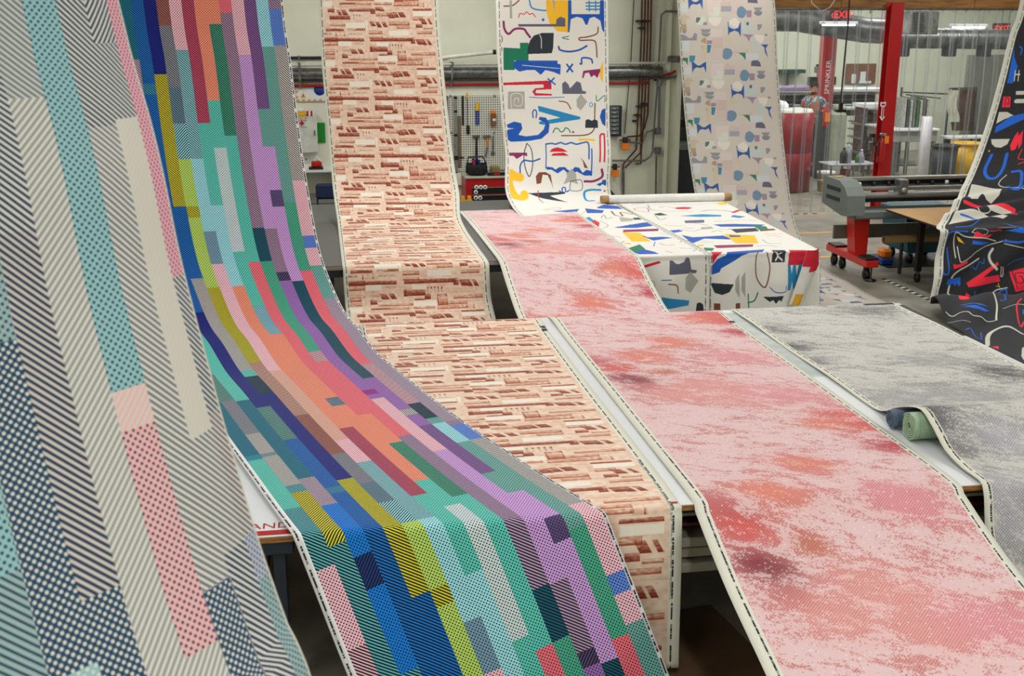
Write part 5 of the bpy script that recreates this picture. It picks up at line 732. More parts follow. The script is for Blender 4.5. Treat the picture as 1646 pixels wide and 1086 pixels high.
nt.links.new(mth(nt,'MULTIPLY',nz.outputs[0],.12),s1.inputs[0]); nt.links.new(tr.outputs[0],s1.inputs[1]); nt.links.new(df.outputs[0],s1.inputs[2]); nt.links.new(fr.outputs[0],s2.inputs[0]); nt.links.new(s1.outputs[0],s2.inputs[1]); nt.links.new(gl.outputs[0],s2.inputs[2]); nt.links.new(s2.outputs[0],o_.inputs[0])
me0=bpy.data.materials.new('vinyl_edge'); me0.use_nodes=True; n0=me0.node_tree; n0.nodes.clear(); oo=n0.nodes.new('ShaderNodeOutputMaterial'); t0_=n0.nodes.new('ShaderNodeBsdfTransparent'); g0=n0.nodes.new('ShaderNodeBsdfGlossy'); g0.inputs['Roughness'].default_value=.25; d0=n0.nodes.new('ShaderNodeBsdfDiffuse'); d0.inputs[0].default_value=(.42,.43,.50,1); a0=n0.nodes.new('ShaderNodeMixShader'); a0.inputs[0].default_value=.5; b0=n0.nodes.new('ShaderNodeMixShader'); b0.inputs[0].default_value=.34
n0.links.new(d0.outputs[0],a0.inputs[1]); n0.links.new(g0.outputs[0],a0.inputs[2]); n0.links.new(t0_.outputs[0],b0.inputs[1]); n0.links.new(a0.outputs[0],b0.inputs[2]); n0.links.new(b0.outputs[0],oo.inputs[0])
def strip_mesh():
    b=MB(); n=9; w_=.262; v=[]
    for j,z in enumerate((3.34,2.2,1.1,.06)):
        for i in range(n):
            q=i/(n-1); v.append(((q-.5)*w_+.01*math.sin(z*3),-.022*math.sin(math.pi*q)+.012*math.sin(z*2.1),z))
    b.add(v,[(j*n+i,j*n+i+1,(j+1)*n+i+1,(j+1)*n+i) for j in range(3) for i in range(n-1)],True); return b
s0=strip_mesh().build('curtain_strip',mc)
b=MB(); 
for sx in (-1,1):
    zz=(3.33,2.2,1.1,.07); b.add([(sx*.130+.01*math.sin(z*3)-sx*q,.012*math.sin(z*2.1)-.003-q*.12,z) for z in zz for q in (0,.012,.026)],[(j*3+i,j*3+i+1,j*3+i+4,j*3+i+3) for j in range(3) for i in range(2)],True)
e0=b.build('strip_edge',me0,None); e0.parent=s0
for k in range(26):
    o=s0 if k==0 else s0.copy(); e=e0 if k==0 else e0.copy()
    if k: COL.objects.link(o); COL.objects.link(e); e.parent=o
    o.location=(7.14+.205*k,18.22-(.04 if k%2 else 0),0); o.rotation_euler=(0,random.uniform(-.003,.003),random.uniform(-.06,.06))
    tag(o,'clear vinyl strip hanging from the wooden header beam','curtain strip','clear vinyl curtain strips')
# red column
t=thing('red_column','tall red steel column with white arrow beside the strip curtain','column',(9.15,17.95,0)); cx=9.15
MB().box((cx-.105,17.86,0),(cx+.105,17.875,3.45)).box((cx-.105,18.035,0),(cx+.105,18.05,3.45)).box((cx-.008,17.875,0),(cx+.008,18.035,3.45)).build('steel_section',m_red,t)
MB().box((cx-.16,17.82,0),(cx+.16,18.09,.015)).build('base_plate',m_red,t)
p=oY(1419,178,17.85); wx=p[0]; zz=p[2]; b=MB(); px=lambda pts,y0,y1,m,n: MB().prism(pts,y0,y1).build(n,m,t)
arr=[(wx-.02,zz+.14),(wx,zz+.12),(wx+.02,zz+.14),(wx+.045,zz+.14),(wx+.045,zz+.07),(wx+.02,zz+.07),(wx+.02,zz-.09),(wx+.05,zz-.09),(wx,zz-.16),(wx-.05,zz-.09),(wx-.02,zz-.09),(wx-.02,zz+.07),(wx-.045,zz+.07),(wx-.045,zz+.14)]
px(arr,17.852,17.86,m_white,'arrow_sticker')
px([(wx-.01,zz+.06),(wx+.01,zz+.06),(wx+.01,zz-.10),(wx,zz-.13),(wx-.01,zz-.10)],17.848,17.852,m_red,'arrow_fill'); MB().box((wx-.03,17.848,zz+.085),(wx+.03,17.852,zz+.115)).build('arrow_text_block',m_red,t)
t=thing('fire_extinguisher','red fire extinguisher with orange tag hanging on the red column','fire extinguisher',(9.25,17.75,1.2)); p=oY(1416,240,17.75); ex=p[0]
MB().lathe((ex,17.75,p[2]-.22),[(0,0),(.055,.005),(.06,.03),(.06,.34),(.045,.38),(.015,.41),(.015,.45)],16).build('cylinder',m_red,t); MB().box((ex-.02,17.70,p[2]+.22),(ex+.05,17.8,p[2]+.26),.005).build('valve_head',m_alu,t); MB().tube([(ex,17.7,p[2]+.23),(ex-.07,17.7,p[2]+.15),(ex-.075,17.7,p[2]-.1)],.01,8).build('hose',m_black,t)
MB().box((ex+.02,17.68,p[2]+.1),(ex+.09,17.69,p[2]+.22)).build('tag',m_org,t); MB().box((ex-.03,17.80,p[2]+.05),(ex+.03,17.855,p[2]+.09)).build('wall_hook',m_steel,t)
t=thing('column_switch','black and steel air regulator fixed left of red column','regulator',(9.0,17.85,1.4)); px_box(MB(),1397,214,1404,220,17.9,.08,.004).build('switch',m_black,t); px_box(MB(),1394,227,1402,241,17.9,.07,.01).build('regulator',m_steel,t); px_box(MB(),1401,216,1408,234,17.95,.04).build('mounting_plate',m_steel,t); MB().tube([oY(1396,241,17.85),oY(1388,246,17.85),oY(1390,251,17.85),oY(1400,248,17.85)],.008,6).build('air_hose',m_black,t)
# hanging pendant
t=thing('pendant_cable','black cable hanging from the ceiling with a plug box','cable',tuple(oY(1366,0,17.6))); A_=oY(1367,-60,17.6); A_[2]=5.4
MB().tube([A_,oY(1366,-10,17.6),oY(1363,40,17.6),oY(1357,100,17.6),oY(1351,165,17.6)],.012,6).build('cord',m_black,t); px_box(MB(),1347,164,1353,176,17.62,.07,.008).build('plug',m_black,t); px_box(MB(),1342,175,1356,180,17.64,.1,.004).build('base',m_black,t)
t=thing('hanging_hook','thin pale cord looping below the header beam','cord',tuple(oY(1320,10,17.9))); MB().tube([oY(1300,-25,18.0),oY(1305,5,18.0),oY(1320,18,18.0),oY(1334,12,18.0),oY(1345,-5,18.0),oY(1346,-25,18.0)],.006,6).build('cord',MATS['white_pvc'],t)
t=thing('rope','thin yellow rope hanging beside the geometric fabric','rope',tuple(oY(1241,10,17.9))); MB().tube([oY(1240,-60,18.0)+np.array([0,0,1.6]),oY(1240,10,18.0),oY(1243,80,18.0),oY(1248,140,18.0),oY(1245,165,18.0)],.008,6).build('cord',m_yel,t)
# ------------------------------------------------------------------ far room
def drum(name,label,x0,x1,yt,yb,Y,m):
    zb=0; a=oY(x0,yb,Y); c=oY(x1,yt,Y); r=(c[0]-a[0])/2; cx=a[0]+r; h=c[2]; t=thing(name,label,'tank',(cx,Y+r*.6,0))
    MB().lathe((cx,Y+r*.5,0),[(0,.02),(r,.02),(r,h*.5-.012),(r-.01,h*.5),(r,h*.5+.012),(r,h-.01),(r-.02,h)],28).build('shell',m,t)
    MB().lathe((cx,Y+r*.5,0),[(r-.02,h),(r*.9,h+.05),(0,h+.06)],28).build('lid',mat('tank_lid',(.74,.75,.72),.4),t)
    for k in range(4): aa=math.pi/4+k*math.pi/2; MB().box((cx+r*.6*math.cos(aa)-.04,Y+r*.5+r*.6*math.sin(aa)-.04,0),(cx+r*.6*math.cos(aa)+.04,Y+r*.5+r*.6*math.sin(aa)+.04,.03)).build('foot',m_black,t)
    return t,cx,h
m_tank=mat('maroon_tank',(.55,.05,.12),.35,0,.06,2)
td,cx1,h1=drum('dye_tank','large maroon tank with pale lid just behind the curtain',1236,1314,180,302,21.0,m_tank)
drum('dye_tank','second maroon tank partly hidden behind the large one',1300,1326,186,246,24.2,m_tank)
# machine clutter on tank lid
p=oY(1262,172,21.4); t=thing('white_cap','white curved cap with black nozzle on the tank lid','cap',(p[0],21.4,h1+.06)); MB().lathe((p[0]-.1,21.4,h1+.058),[(.17,0),(.16,.06),(.1,.12),(0,.14)],18).build('dome',m_white,t); MB().box((p[0]+.05,21.3,h1+.07),(p[0]+.13,21.4,h1+.13),.01).build('nozzle',m_black,t)  # a curved white cap with a black nozzle, resting on the lid
p=oY(1293,172,21.4); t=thing('red_can','small red can standing on the tank lid before the man','can',(p[0],21.4,h1+.06)); MB().lathe((p[0],21.45,h1+.045),[(0,0),(.03,0),(.03,.12),(.022,.14),(0,.14)],12).build('can',m_red,t); MB().lathe((p[0],21.45,h1+.19),[(.02,-.005),(.02,.02),(0,.02)],12).build('can_lid',m_steel,t)
# man
def skin(name,pts,edges,m,parent,sub=1):
    me=bpy.data.meshes.new(name); off=Vector(parent['_w']); me.from_pydata([tuple(Vector(p[:3])-off) for p in pts],edges,[]); me.materials.append(m); o=bpy.data.objects.new(name,me); COL.objects.link(o); o.parent=parent
    sk=o.modifiers.new('skin','SKIN'); sk.use_smooth_shade=True; 
    me.skin_vertices.new() if not me.skin_vertices else None
    for i,p in enumerate(pts): me.skin_vertices[0].data[i].radius=(p[3],p[4] if len(p)>4 else p[3])
    me.skin_vertices[0].data[0].use_root=True
    s=o.modifiers.new('smooth','SUBSURF'); s.levels=sub; s.render_levels=sub; return o
hp=oY(1308,131,23.35); mx,my=hp[0],23.35; hz=hp[2]; H0=hz-1.80
t=thing('platform','low black steel platform under the standing man','platform',(mx,my,0)); MB().box((mx-.35,my-.3,0),(mx+.3,my+.3,max(H0,.02)),.005).build('deck',m_dark,t)
man=thing('person','man in blue floral short sleeved shirt working behind the maroon tank','person',(mx,my,H0))
m_skin=mat('skin_tone',(.72,.50,.40),.5,0,.03,20); m_shirt=mat('floral_shirt',(.10,.26,.40),.8,0,0,22,c2=(.80,.85,.86),detail=2); m_hair=mat('dark_hair',(.10,.07,.05),.7); m_tr=mat('dark_trousers',(.10,.11,.15),.8)
Z=lambda z: H0+z
body=[(mx,my,Z(.98),.14,.11),(mx,my-.02,Z(1.18),.135,.10),(mx,my-.05,Z(1.36),.15,.11),(mx-.01,my-.07,Z(1.47),.09,.08),(mx-.02,my-.09,Z(1.54),.05,.05),(mx-.03,my-.12,Z(1.62),.072,.085),(mx-.03,my-.12,Z(1.70),.08,.095),(mx-.03,my-.11,Z(1.77),.055,.065),
 (mx-.19,my-.06,Z(1.43),.055),(mx-.25,my-.12,Z(1.22),.042),(mx-.17,my-.33,Z(1.14),.034),(mx-.10,my-.42,Z(1.14),.026),
 (mx+.19,my-.04,Z(1.43),.055),(mx+.27,my-.05,Z(1.20),.043),(mx+.12,my-.30,Z(1.13),.034),(mx-.02,my-.40,Z(1.14),.026),
 (mx-.09,my,Z(.90),.095),(mx-.10,my-.02,Z(.48),.06),(mx-.10,my+.02,Z(.09),.04),(mx-.10,my-.14,Z(.045),.035),
 (mx+.09,my,Z(.90),.095),(mx+.10,my-.02,Z(.48),.06),(mx+.10,my+.02,Z(.09),.04),(mx+.10,my-.14,Z(.045),.035)]
E_=[(0,1),(1,2),(2,3),(3,4),(4,5),(5,6),(6,7),(3,8),(8,9),(9,10),(10,11),(3,12),(12,13),(13,14),(14,15),(0,16),(16,17),(17,18),(18,19),(0,20),(20,21),(21,22),(22,23)]
skin('body',body,E_,m_skin,man,2)
for (hx,hy,hz2,sg) in ((mx-.10,my-.42,Z(1.14),1),(mx-.02,my-.40,Z(1.14),-1)):
    pts=[(hx,hy,hz2,.026,.018),(hx+sg*.01,hy-.06,hz2,.03,.014)]; ed_=[(0,1)]
    for f in range(4):
        b0=len(pts); fx=(f-1.5)*.018; L=(.062,.072,.068,.052)[f]; pts+= [(hx+fx,hy-.09,hz2,.009),(hx+fx,hy-.09-L*.5,hz2-.008,.008),(hx+fx,hy-.09-L,hz2-.03,.007)]; ed_+=[(1,b0),(b0,b0+1),(b0+1,b0+2)]
    b0=len(pts); pts+=[(hx+sg*.035,hy-.05,hz2+.005,.011),(hx+sg*.045,hy-.09,hz2-.005,.009)]; ed_+=[(0,b0),(b0,b0+1)]
    skin('hand',pts,ed_,m_skin,man,1)
sh=[(mx,my,Z(.93),.175,.14),(mx,my-.02,Z(1.18),.16,.13),(mx,my-.05,Z(1.36),.18,.135),(mx-.01,my-.07,Z(1.455),.11,.09),(mx-.20,my-.06,Z(1.43),.075),(mx-.245,my-.10,Z(1.27),.07),(mx+.20,my-.04,Z(1.43),.075),(mx+.265,my-.05,Z(1.25),.07)]
skin('shirt',sh,[(0,1),(1,2),(2,3),(3,4),(4,5),(3,6),(6,7)],m_shirt,man,2)
skin('trousers',[(mx,my,Z(.95),.155,.13),(mx-.09,my,Z(.88),.105),(mx-.10,my-.02,Z(.48),.075),(mx-.10,my+.02,Z(.10),.06),(mx+.09,my,Z(.88),.105),(mx+.10,my-.02,Z(.48),.075),(mx+.10,my+.02,Z(.10),.06)],[(0,1),(1,2),(2,3),(0,4),(4,5),(5,6)],m_tr,man,1)
for dx in (-.1,.1): MB().box((mx+dx-.045,my-.2,Z(.0)),(mx+dx+.045,my+.08,Z(.08)),.02).build('shoe',m_black,man)
hx,hy=mx-.03,my-.12; MB().lathe((hx,hy+.02,Z(1.70)),[(0,.115),(.05,.107),(.085,.07),(.097,.02),(.092,-.03)],18).build('hair',m_hair,man)
for sx in (-1,1): MB().lathe((hx+sx*.03,hy-.09,Z(1.685)),[(0,.01),(.009,.004),(.009,-.004),(0,-.01)],8).build('eye',m_black,man); MB().box((hx+sx*.085-.008,hy-.015,Z(1.655)),(hx+sx*.085+.008,hy+.02,Z(1.71)),.005).build('ear',m_skin,man)
MB().prism([(hx-.012,Z(1.65)),(hx+.012,Z(1.65)),(hx,Z(1.69))],hy-.118,hy-.08).build('nose',m_skin,man); MB().box((hx-.02,hy-.098,Z(1.617)),(hx+.02,hy-.085,Z(1.624))).build('mouth',mat('lips',(.55,.25,.22),.5),man)
# wide printer behind the man
fy=25.2
t=thing('wide_printer','long white wide format printer across the far room behind the man','printer',tuple(oY(1330,200,fy)))
px_box(MB(),1228,137,1312,145,fy,.5,.02).build('cover',mat('lilac_cover',(.58,.50,.66),.5),t); px_box(MB(),1312,139,1404,146,fy,.5,.02).build('hood',m_white,t); px_box(MB(),1228,146,1404,150,fy+.2,.6).build('top_rail',m_alu,t)
for k in range(4): px_box(MB(),1228,151+k*4,1404,153.6+k*4,fy-.05,.12,.01).build('roller',m_dark if k%2 else m_steel,t)
px_box(MB(),1228,151,1404,168,fy+.3,.1).build('back_panel',mat('printer_inside',(.22,.22,.26),.5),t); px_box(MB(),1228,168,1404,175,fy,.6,.01).build('front_bar',m_white,t); px_box(MB(),1228,175,1404,186,fy+.3,.3).build('lower_panel',m_grey,t)
for x in (1240,1330,1398): a=oY(x,180,fy); MB().box((a[0]-.05,fy-.3,0),(a[0]+.05,fy+.1,a[2]),.005).build('leg',m_grey,t)
for k in range(5):
    z=.25+.17*k; a=oY(1366,200,fy); c=oY(1404,200,fy); MB().box((a[0],fy-.35,z),(c[0],fy+.1,z+.03)).build('lower_shelf',m_steel,t)
t=thing('control_monitor','dark control monitor standing above the wide printer','monitor',tuple(oY(1310,137,24.9)))
px_box(MB(),1297,123,1343,137,25.05,.06,.01).build('screen',mat('dark_screen',(.13,.15,.16),.3),t); px_box(MB(),1316,134,1322,139.5,25.0,.05).build('stand',m_dark,t)
t=thing('camera_box','small grey camera unit on a bracket above the monitor','camera unit',tuple(oY(1313,120,25.2))); px_box(MB(),1308,107,1318,117,25.4,.12,.01).build('housing',m_grey,t); px_box(MB(),1311,103,1316,107,25.4,.08,.01).build('cap',m_black,t); px_box(MB(),1312,116,1315,126,25.05,.35).build('post',m_steel,t)
t=thing('far_column','red steel column with white lettering in the far room','column',tuple(oY(1328,200,24.7))); a=oY(1328,100,24.6); MB().box((a[0]-.13,24.5,0),(a[0]+.13,24.7,5.38),.005).build('section',m_red,t); p=oY(1330,160,24.49); flat_text('SPRINKLER',.15,(a[0]+.06,24.49,1.6),(0,0,1),(-1,0,0),m_white,t); MB().tube([(a[0]+.19,24.6,0),(a[0]+.19,24.6,5.38)],.03,8).build('riser_pipe',m_red,t)
t=thing('fire_extinguisher','far red fire extinguisher with orange label beside maroon tank','fire extinguisher',tuple(oY(1327,196,22.0))); p=oY(1327,200,22.0); MB().lathe((p[0],22.0,p[2]-.05),[(0,0),(.06,.01),(.065,.04),(.065,.33),(.03,.4),(.015,.45)],14).build('cylinder',m_red,t); MB().box((p[0]-.05,21.92,p[2]+.06),(p[0]+.05,21.935,p[2]+.24)).build('label_band',m_org,t); MB().box((p[0]-.03,21.97,p[2]+.38),(p[0]+.03,22.03,p[2]+.43)).build('valve_head',m_alu,t); MB().tube([(p[0]+.1,22.05,0),(p[0]+.1,22.05,p[2]+.4)],.015,8).build('stand_pole',m_steel,t); MB().tube([(p[0],22.0,p[2]+.1),(p[0]+.1,22.05,p[2]+.1)],.012,6).build('stand_arm',m_steel,t)
t=thing('wall_shelf','green wall shelf on the far wall behind the curtain','shelf',tuple(oY(1262,115,27.4))); px_box(MB(),1241,111,1288,117,27.48,.3,.01).build('board',mat('dark_green_paint',(.05,.26,.20),.5),t); px_box(MB(),1262,117,1266,140,27.48,.1).build('bracket',m_steel,t)
t=thing('pin_board','brown cork pin board with two papers on the far wall','pin board',tuple(oY(1380,118,27.4))); px_box(MB(),1358,102,1408,134,27.48,.04,.005).build('board',mat('cork',(.50,.34,.26),.8,0,.08,12),t)
px_box(MB(),1382,115,1392,131,27.435,.005).build('paper',m_white,t); px_box(MB(),1368,119,1376,134,27.435,.005).build('paper',m_white,t); px_box(MB(),1380,130,1400,134,27.43,.02).build('paper_tray',m_white,t)
t=thing('parts_washer','rounded pale grey steel washer standing behind the cart','machine',tuple(oY(1348,246,22.4))); a=oY(1334,246,22.2);c=oY(1364,180,22.2); MB().box((a[0],22.2,.1),(c[0],22.9,c[2]),.06).build('body',mat('pale_green_steel',(.60,.63,.56),.45),t); MB().box((a[0]-.05,22.25,.1),(a[0],22.9,c[2]-.02),.01).build('side_panel',m_dark,t); MB().box((a[0]-.04,22.25,0),(c[0],22.85,.1)).build('plinth',m_black,t)
t=thing('plastic_bag','crumpled clear bag lying on the pale grey washer','bag',tuple(oY(1362,185,22.3))); MB().box((c[0]-.22,22.25,c[2]+.001),(c[0]-.01,22.5,c[2]+.12),.03).build('bag',mat('cloudy_film',(.66,.68,.67),.3,0,.2,18,.4),t)
# cart with bottles
cy_=20.4; a=oY(1325,300,cy_); t=thing('utility_cart','grey utility cart with bottles just behind the strip curtain','cart',(a[0]+.5,cy_,0))
p0=oY(1326,262,cy_); p1=oY(1402,262,cy_); zt=p0[2]; MB().box((p0[0],cy_-.25,zt-.03),(p1[0],cy_+.3,zt),.01).build('tray',mat('cart_plastic',(.62,.63,.66),.5),t); MB().box((p0[0],cy_-.25,.25),(p1[0],cy_+.3,.28),.01).build('tray',MATS['cart_plastic'],t)
for x in (p0[0]+.03,(p0[0]+p1[0])/2,p1[0]-.03):
    for y in (cy_-.22,cy_+.27): MB().tube([(x,y,.05),(x,y,zt-.03)],.02,8).build('post',m_steel,t); 
for x in (p0[0]+.05,p1[0]-.05): MB().lathe((x-.02,cy_-.2,.05),[(0,0),(.05,0),(.05,.04),(0,.04)],12,'X').build('caster',m_black,t)
def bottle(x,y0,y1,r,m,lab,capm,Y=20.35,zb=None):
    p=oY(x,y1,Y); z0=zt if zb is None else zb; h=oY(x,y0,Y)[2]-z0; o=thing('bottle',lab,'bottle',(p[0],Y,z0)); MB().lathe((p[0],Y,z0),[(0,.001),(r,.001),(r,h*.6),(r*.5,h*.8),(r*.3,h*.85),(r*.3,h*.92)],14).build('body',m,o); MB().lathe((p[0],Y,z0),[(r*.36,h*.9),(r*.36,h),(0,h)],12).build('cap',capm,o)
bottle(1356,237,258,.075,m_black,'squat black canister standing on the utility cart',m_black); bottle(1363,232,258,.055,mat('clear_bottle',(.62,.66,.74),.2),'tall clear spray bottle behind the black canister',m_white); bottle(1377,247,258,.03,m_green,'small green topped bottle on the utility cart',m_red); bottle(1384,240,258,.06,mat('lilac_bottle',(.66,.64,.72),.3),'pale lilac bottle at right end of the cart',m_white)
t=thing('yellow_bucket','small yellow bucket with white lid left of the cart','bucket',tuple(oY(1330,304,20.9))); p=oY(1330,305,20.9); MB().lathe((p[0],21.0,0),[(0,.005),(.15,.005),(.17,.36)],18).build('bucket',m_yel,t); MB().lathe((p[0],21.0,0),[(.175,.34),(.175,.38),(0,.39)],18).build('lid',m_white,t)
t=thing('red_bucket','small maroon bucket under the utility cart','bucket',tuple(oY(1356,295,20.5))); p=oY(1357,296,20.45); MB().lathe((p[0],20.45,.28),[(0,.002),(.09,.002),(.1,.2)],16).build('bucket',m_tank,t); MB().tube([(p[0]-.1,20.45,.47),(p[0],20.45,.56),(p[0]+.1,20.45,.47)],.005,6).build('handle',m_steel,t)
# rack of panels, tables, rolls, bins
a=oY(1440,205,22.6); t=thing('panel_rack','metal rack behind the curtain with a worktop on legs','rack',(a[0],22.6,0)); p0=oY(1424,200,22.4);p1=oY(1491,212,22.4); MB().box((p0[0],22.0,p0[2]-.32),(p1[0],23.2,p0[2]-.1),.01).build('drawer_box',mat('pale_steel',(.62,.63,.62),.4,.2),t); MB().box((p0[0]-.02,21.95,p0[2]-.1),(p1[0]+.02,23.3,p0[2]-.06),.005).build('worktop',m_white,t)
for x in (p0[0]+.05,p1[0]-.05):
    for y in (22.05,23.1): MB().box((x-.03,y-.03,0),(x+.03,y+.03,p0[2]-.32)).build('leg',m_steel,t)
MB().box((p0[0]+.1,22.1,.3),(p1[0]-.1,23.1,.33)).build('shelf',m_steel,t)
wz=p0[2]-.06
cols=[(.72,.72,.70),(.25,.30,.28),(.80,.80,.78),(.45,.48,.46),(.20,.45,.25),(.78,.78,.74),(.30,.30,.30),(.68,.70,.66)]
for k in range(8):
    p=oY(1446+k*5.2,150,22.6); o=MB().box((p[0]-.025,22.3,wz+.001),(p[0]+.02,22.9,oY(1446,156+(k%3)*2,22.6)[2]),.004).build('sample_board',mat('sample_%d'%k if False else 'sample_colour_'+'abcdefgh'[k],cols[k],.5,0,.15,20)); 
    tag(o,['pale','dark green','white','mid grey','bright green','cream','black','light grey'][k]+' sample board standing upright on the panel rack','board','sample boards on the panel rack')
t=thing('pole_frame','thin green grey pole frame above the sample boards','frame',tuple(oY(1455,150,23.0))); MB().tube([oY(1448,148,23.0),oY(1526,151,23.0)],.015,8).tube([oY(1456,152,23.0),oY(1512,158,23.0)],.012,8).build('pole',m_dark,t); a=oY(1526,151,23.0); MB().tube([(a[0],23.0,0),(a[0],23.0,a[2])],.02,8).build('post',m_dark,t); a=oY(1449,148,23.0); MB().tube([(a[0],23.0,wz),(a[0],23.0,a[2]+.1)],.02,8).build('post',m_dark,t)
t=thing('work_bench','pale bench with shelves left of the sample boards','bench',tuple(oY(1430,175,23.6))); p0=oY(1426,166,23.6);p1=oY(1448,175,23.6); MB().box((p0[0]-.6,23.4,p0[2]-.08),(p1[0],24.0,p0[2]),.005).build('top',m_white,t)
for k in range(3): MB().box((p0[0]-.6,23.45,.4+.3*k),(p1[0],24.0,.43+.3*k)).build('shelf',m_grey,t)
for x in (p0[0]-.55,p1[0]-.05): MB().box((x,23.45,0),(x+.05,23.95,p0[2]-.08)).build('side',m_steel,t)
mr=mat('white_roll_wrap',(.82,.81,.84),.4,0,.05,5,.2)
for i,(x,yt,lab) in enumerate(((1489,187,'tall white wrapped roll standing upright, left of the pair'),(1499,188,'middle tall white wrapped roll standing upright'),(1508,191,'tall white wrapped roll standing upright, right of the three'))):
    p=oY(x,yt,20.6); r=.075; o=thing('standing_roll',lab,'roll',(p[0],20.6+.17*i,0),'tall white rolls behind the cutter'); MB().lathe((p[0],20.6+.17*i,0),[(0,.001),(r,.001),(r+.004,.8),(r,p[2]),(r-.02,p[2]),(r-.035,p[2]-.03)],16).build('wrap',mr,o); MB().lathe((p[0],20.6+.17*i,0),[(r-.035,p[2]-.08),(r-.035,p[2]+.004),(r-.045,p[2]+.004),(r-.045,p[2]-.1)],14).build('core',m_kraft,o)
def bin_(name,label,x0,x1,yt,Y,m,rim,tap=.86):
    a=oY(x0,yt,Y);c=oY(x1,yt,Y); r=(c[0]-a[0])/2; cx=a[0]+r; h=a[2]; t=thing(name,label,'bin',(cx,Y+r,0)); 
    MB().lathe((cx,Y+r,0),[(0,.02),(r*tap,.02),(r,h-.03),(r-.01,h-.03),(r*tap-.01,.04),(0,.04)],22).build('bin_body',m,t); MB().lathe((cx,Y+r,0),[(r,h-.05),(r+.03,h-.04),(r+.03,h),(r-.01,h),(r-.01,h-.05)],22).build('rim',rim,t)
bin_('waste_bin','large dark navy waste bin behind the standing rolls',1512,1549,235,21.0,mat('navy_bin',(.11,.14,.19),.5),m_black); bin_('waste_bin','bright yellow waste bin near the black fabric edge',1546,1585,231,21.3,mat('yellow_bin',(.86,.68,.08),.45),MATS['yellow_bin'] if 'yellow_bin' in MATS else m_yel)
t=thing('draped_cloth','brown hanging cloth and white sheet on a stand near the far bins','cloth',tuple(oY(1545,200,22.5)))
def drape(x0,x1,y0,y1,Y,m,n,ph):
    b=MB(); v=[]
    for j in range(9):
        for i in range(n): p=oY(x0+(x1-x0)*i/(n-1)+2*math.sin(j+ph),y0+(y1-y0)*j/8,Y); v.append((p[0],Y+.05*math.sin(i*1.6+ph+j*.25),p[2]))
    b.add(v,[(j*n+i,j*n+i+1,(j+1)*n+i+1,(j+1)*n+i) for j in range(8) for i in range(n-1)],True); return b
drape(1530,1568,143,210,22.6,None,13,0).build('brown_cloth',mat('brown_hide',(.35,.24,.18),.8,0,.15,8),t); drape(1524,1541,145,196,22.4,None,9,1).build('white_sheet',mat('white_sheet_cloth',(.80,.81,.76),.8),t)
a=oY(1526,142,22.5);c=oY(1570,141,22.5); MB().tube([(a[0],22.5,a[2]),(c[0],22.5,c[2])],.015,8).build('rail',m_dark,t)
for q in (a,c): MB().tube([(q[0],22.5,0),(q[0],22.5,q[2])],.018,8).build('stand_post',m_dark,t)
t=thing('long_bench','low bench rail with pale edge behind the bins','bench',tuple(oY(1530,220,22.1))); p0=oY(1515,218,22.1);p1=oY(1580,221,22.1); MB().box((p0[0],21.9,p0[2]-.05),(p1[0],22.2,p0[2]),.005).build('top',m_white,t)
for x in (p0[0]+.05,p1[0]-.1): MB().box((x,21.95,0),(x+.05,22.15,p0[2]-.05)).build('leg',m_dark,t)
t=thing('dark_partition','tall dark grey partition at the right of the far room','partition',tuple(oY(1600,200,24.5))); p0=oY(1562,60,24.5); MB().box((p0[0],24.5,0),(p0[0]+2.2,24.62,oY(1562,88,24.5)[2]),.005).build('panel',mat('partition_grey',(.45,.46,.43),.6),t)
for k in range(3): MB().box((p0[0]+.55*k+.3,24.485,.02),(p0[0]+.55*k+.33,24.5,2.3)).build('joint',m_grey,t)
# far ceiling lights, ducts, exit signs
ml=mat('lamp_tube_glow',(1,.99,.95),.5,emit=9)
for x,y,L,lab in ((1348,40,.62,'left glowing fluorescent lamp in the far room'),(1557,44,.62,'right glowing fluorescent lamp in the far room')):
    p=oY(x,y,22.6); t=thing('fluorescent_lamp',lab,'lamp',tuple(p)); MB().box((p[0]-L/2-.04,22.45,p[2]+.012),(p[0]+L/2+.04,22.75,p[2]+.07),.008).build('housing',m_white,t); 
    for dy in (-.08,.08): MB().tube([(p[0]-L/2,22.6+dy,p[2]),(p[0]+L/2,22.6+dy,p[2])],.018,8).build('tube',ml,t)
    for dx in (-L/2,L/2): MB().tube([(p[0]+dx,22.6,p[2]+.07),(p[0]+dx,22.6,5.4)],.005,6).build('hanger',m_steel,t)
mx_=mat('exit_red_glow',(.95,.06,.06),.5,emit=2.2)
for x,y,s,lab in ((1349,23,.2,'left red EXIT sign with arrow, near the beam'),(1611,45,.17,'right red EXIT sign seen past the black fabric')):
    p=oY(x,y,23.2); t=thing('exit_sign',lab,'exit sign',tuple(p)); MB().box((p[0]-.2,23.2,p[2]-.1),(p[0]+.2,23.26,p[2]+.1),.008).build('housing',mat('exit_housing',(.22,.20,.20),.4),t); flat_text('\u2039EXIT' if s==.2 else 'EXIT',s,(p[0]-.18,23.195,p[2]-.07),(1,0,0),(0,0,1),mx_,t); MB().tube([(p[0],23.23,p[2]+.1),(p[0],23.23,5.4)],.01,6).build('hanger',m_steel,t)
m_duct=mat('duct_steel',(.44,.45,.45),.4,.6,.12,6,c2=(.30,.31,.31))
def ringduct(pts,r,t,n=None):
    MB().tube(pts,r,20,cap=True).build('duct_shell',m_duct,t)
    for a_,b_ in zip(pts[:-1],pts[1:]):
        a_=np.array(a_);b_=np.array(b_); L=np.linalg.norm(b_-a_); k=int(L/.22)
        for i in range(k): c=a_+(b_-a_)*(i+.5)/k; d=(b_-a_)/L; MB().tube([c-d*.008,c+d*.008],r+.012,20,cap=False).build('seam_ring',m_steel,t) if n else None
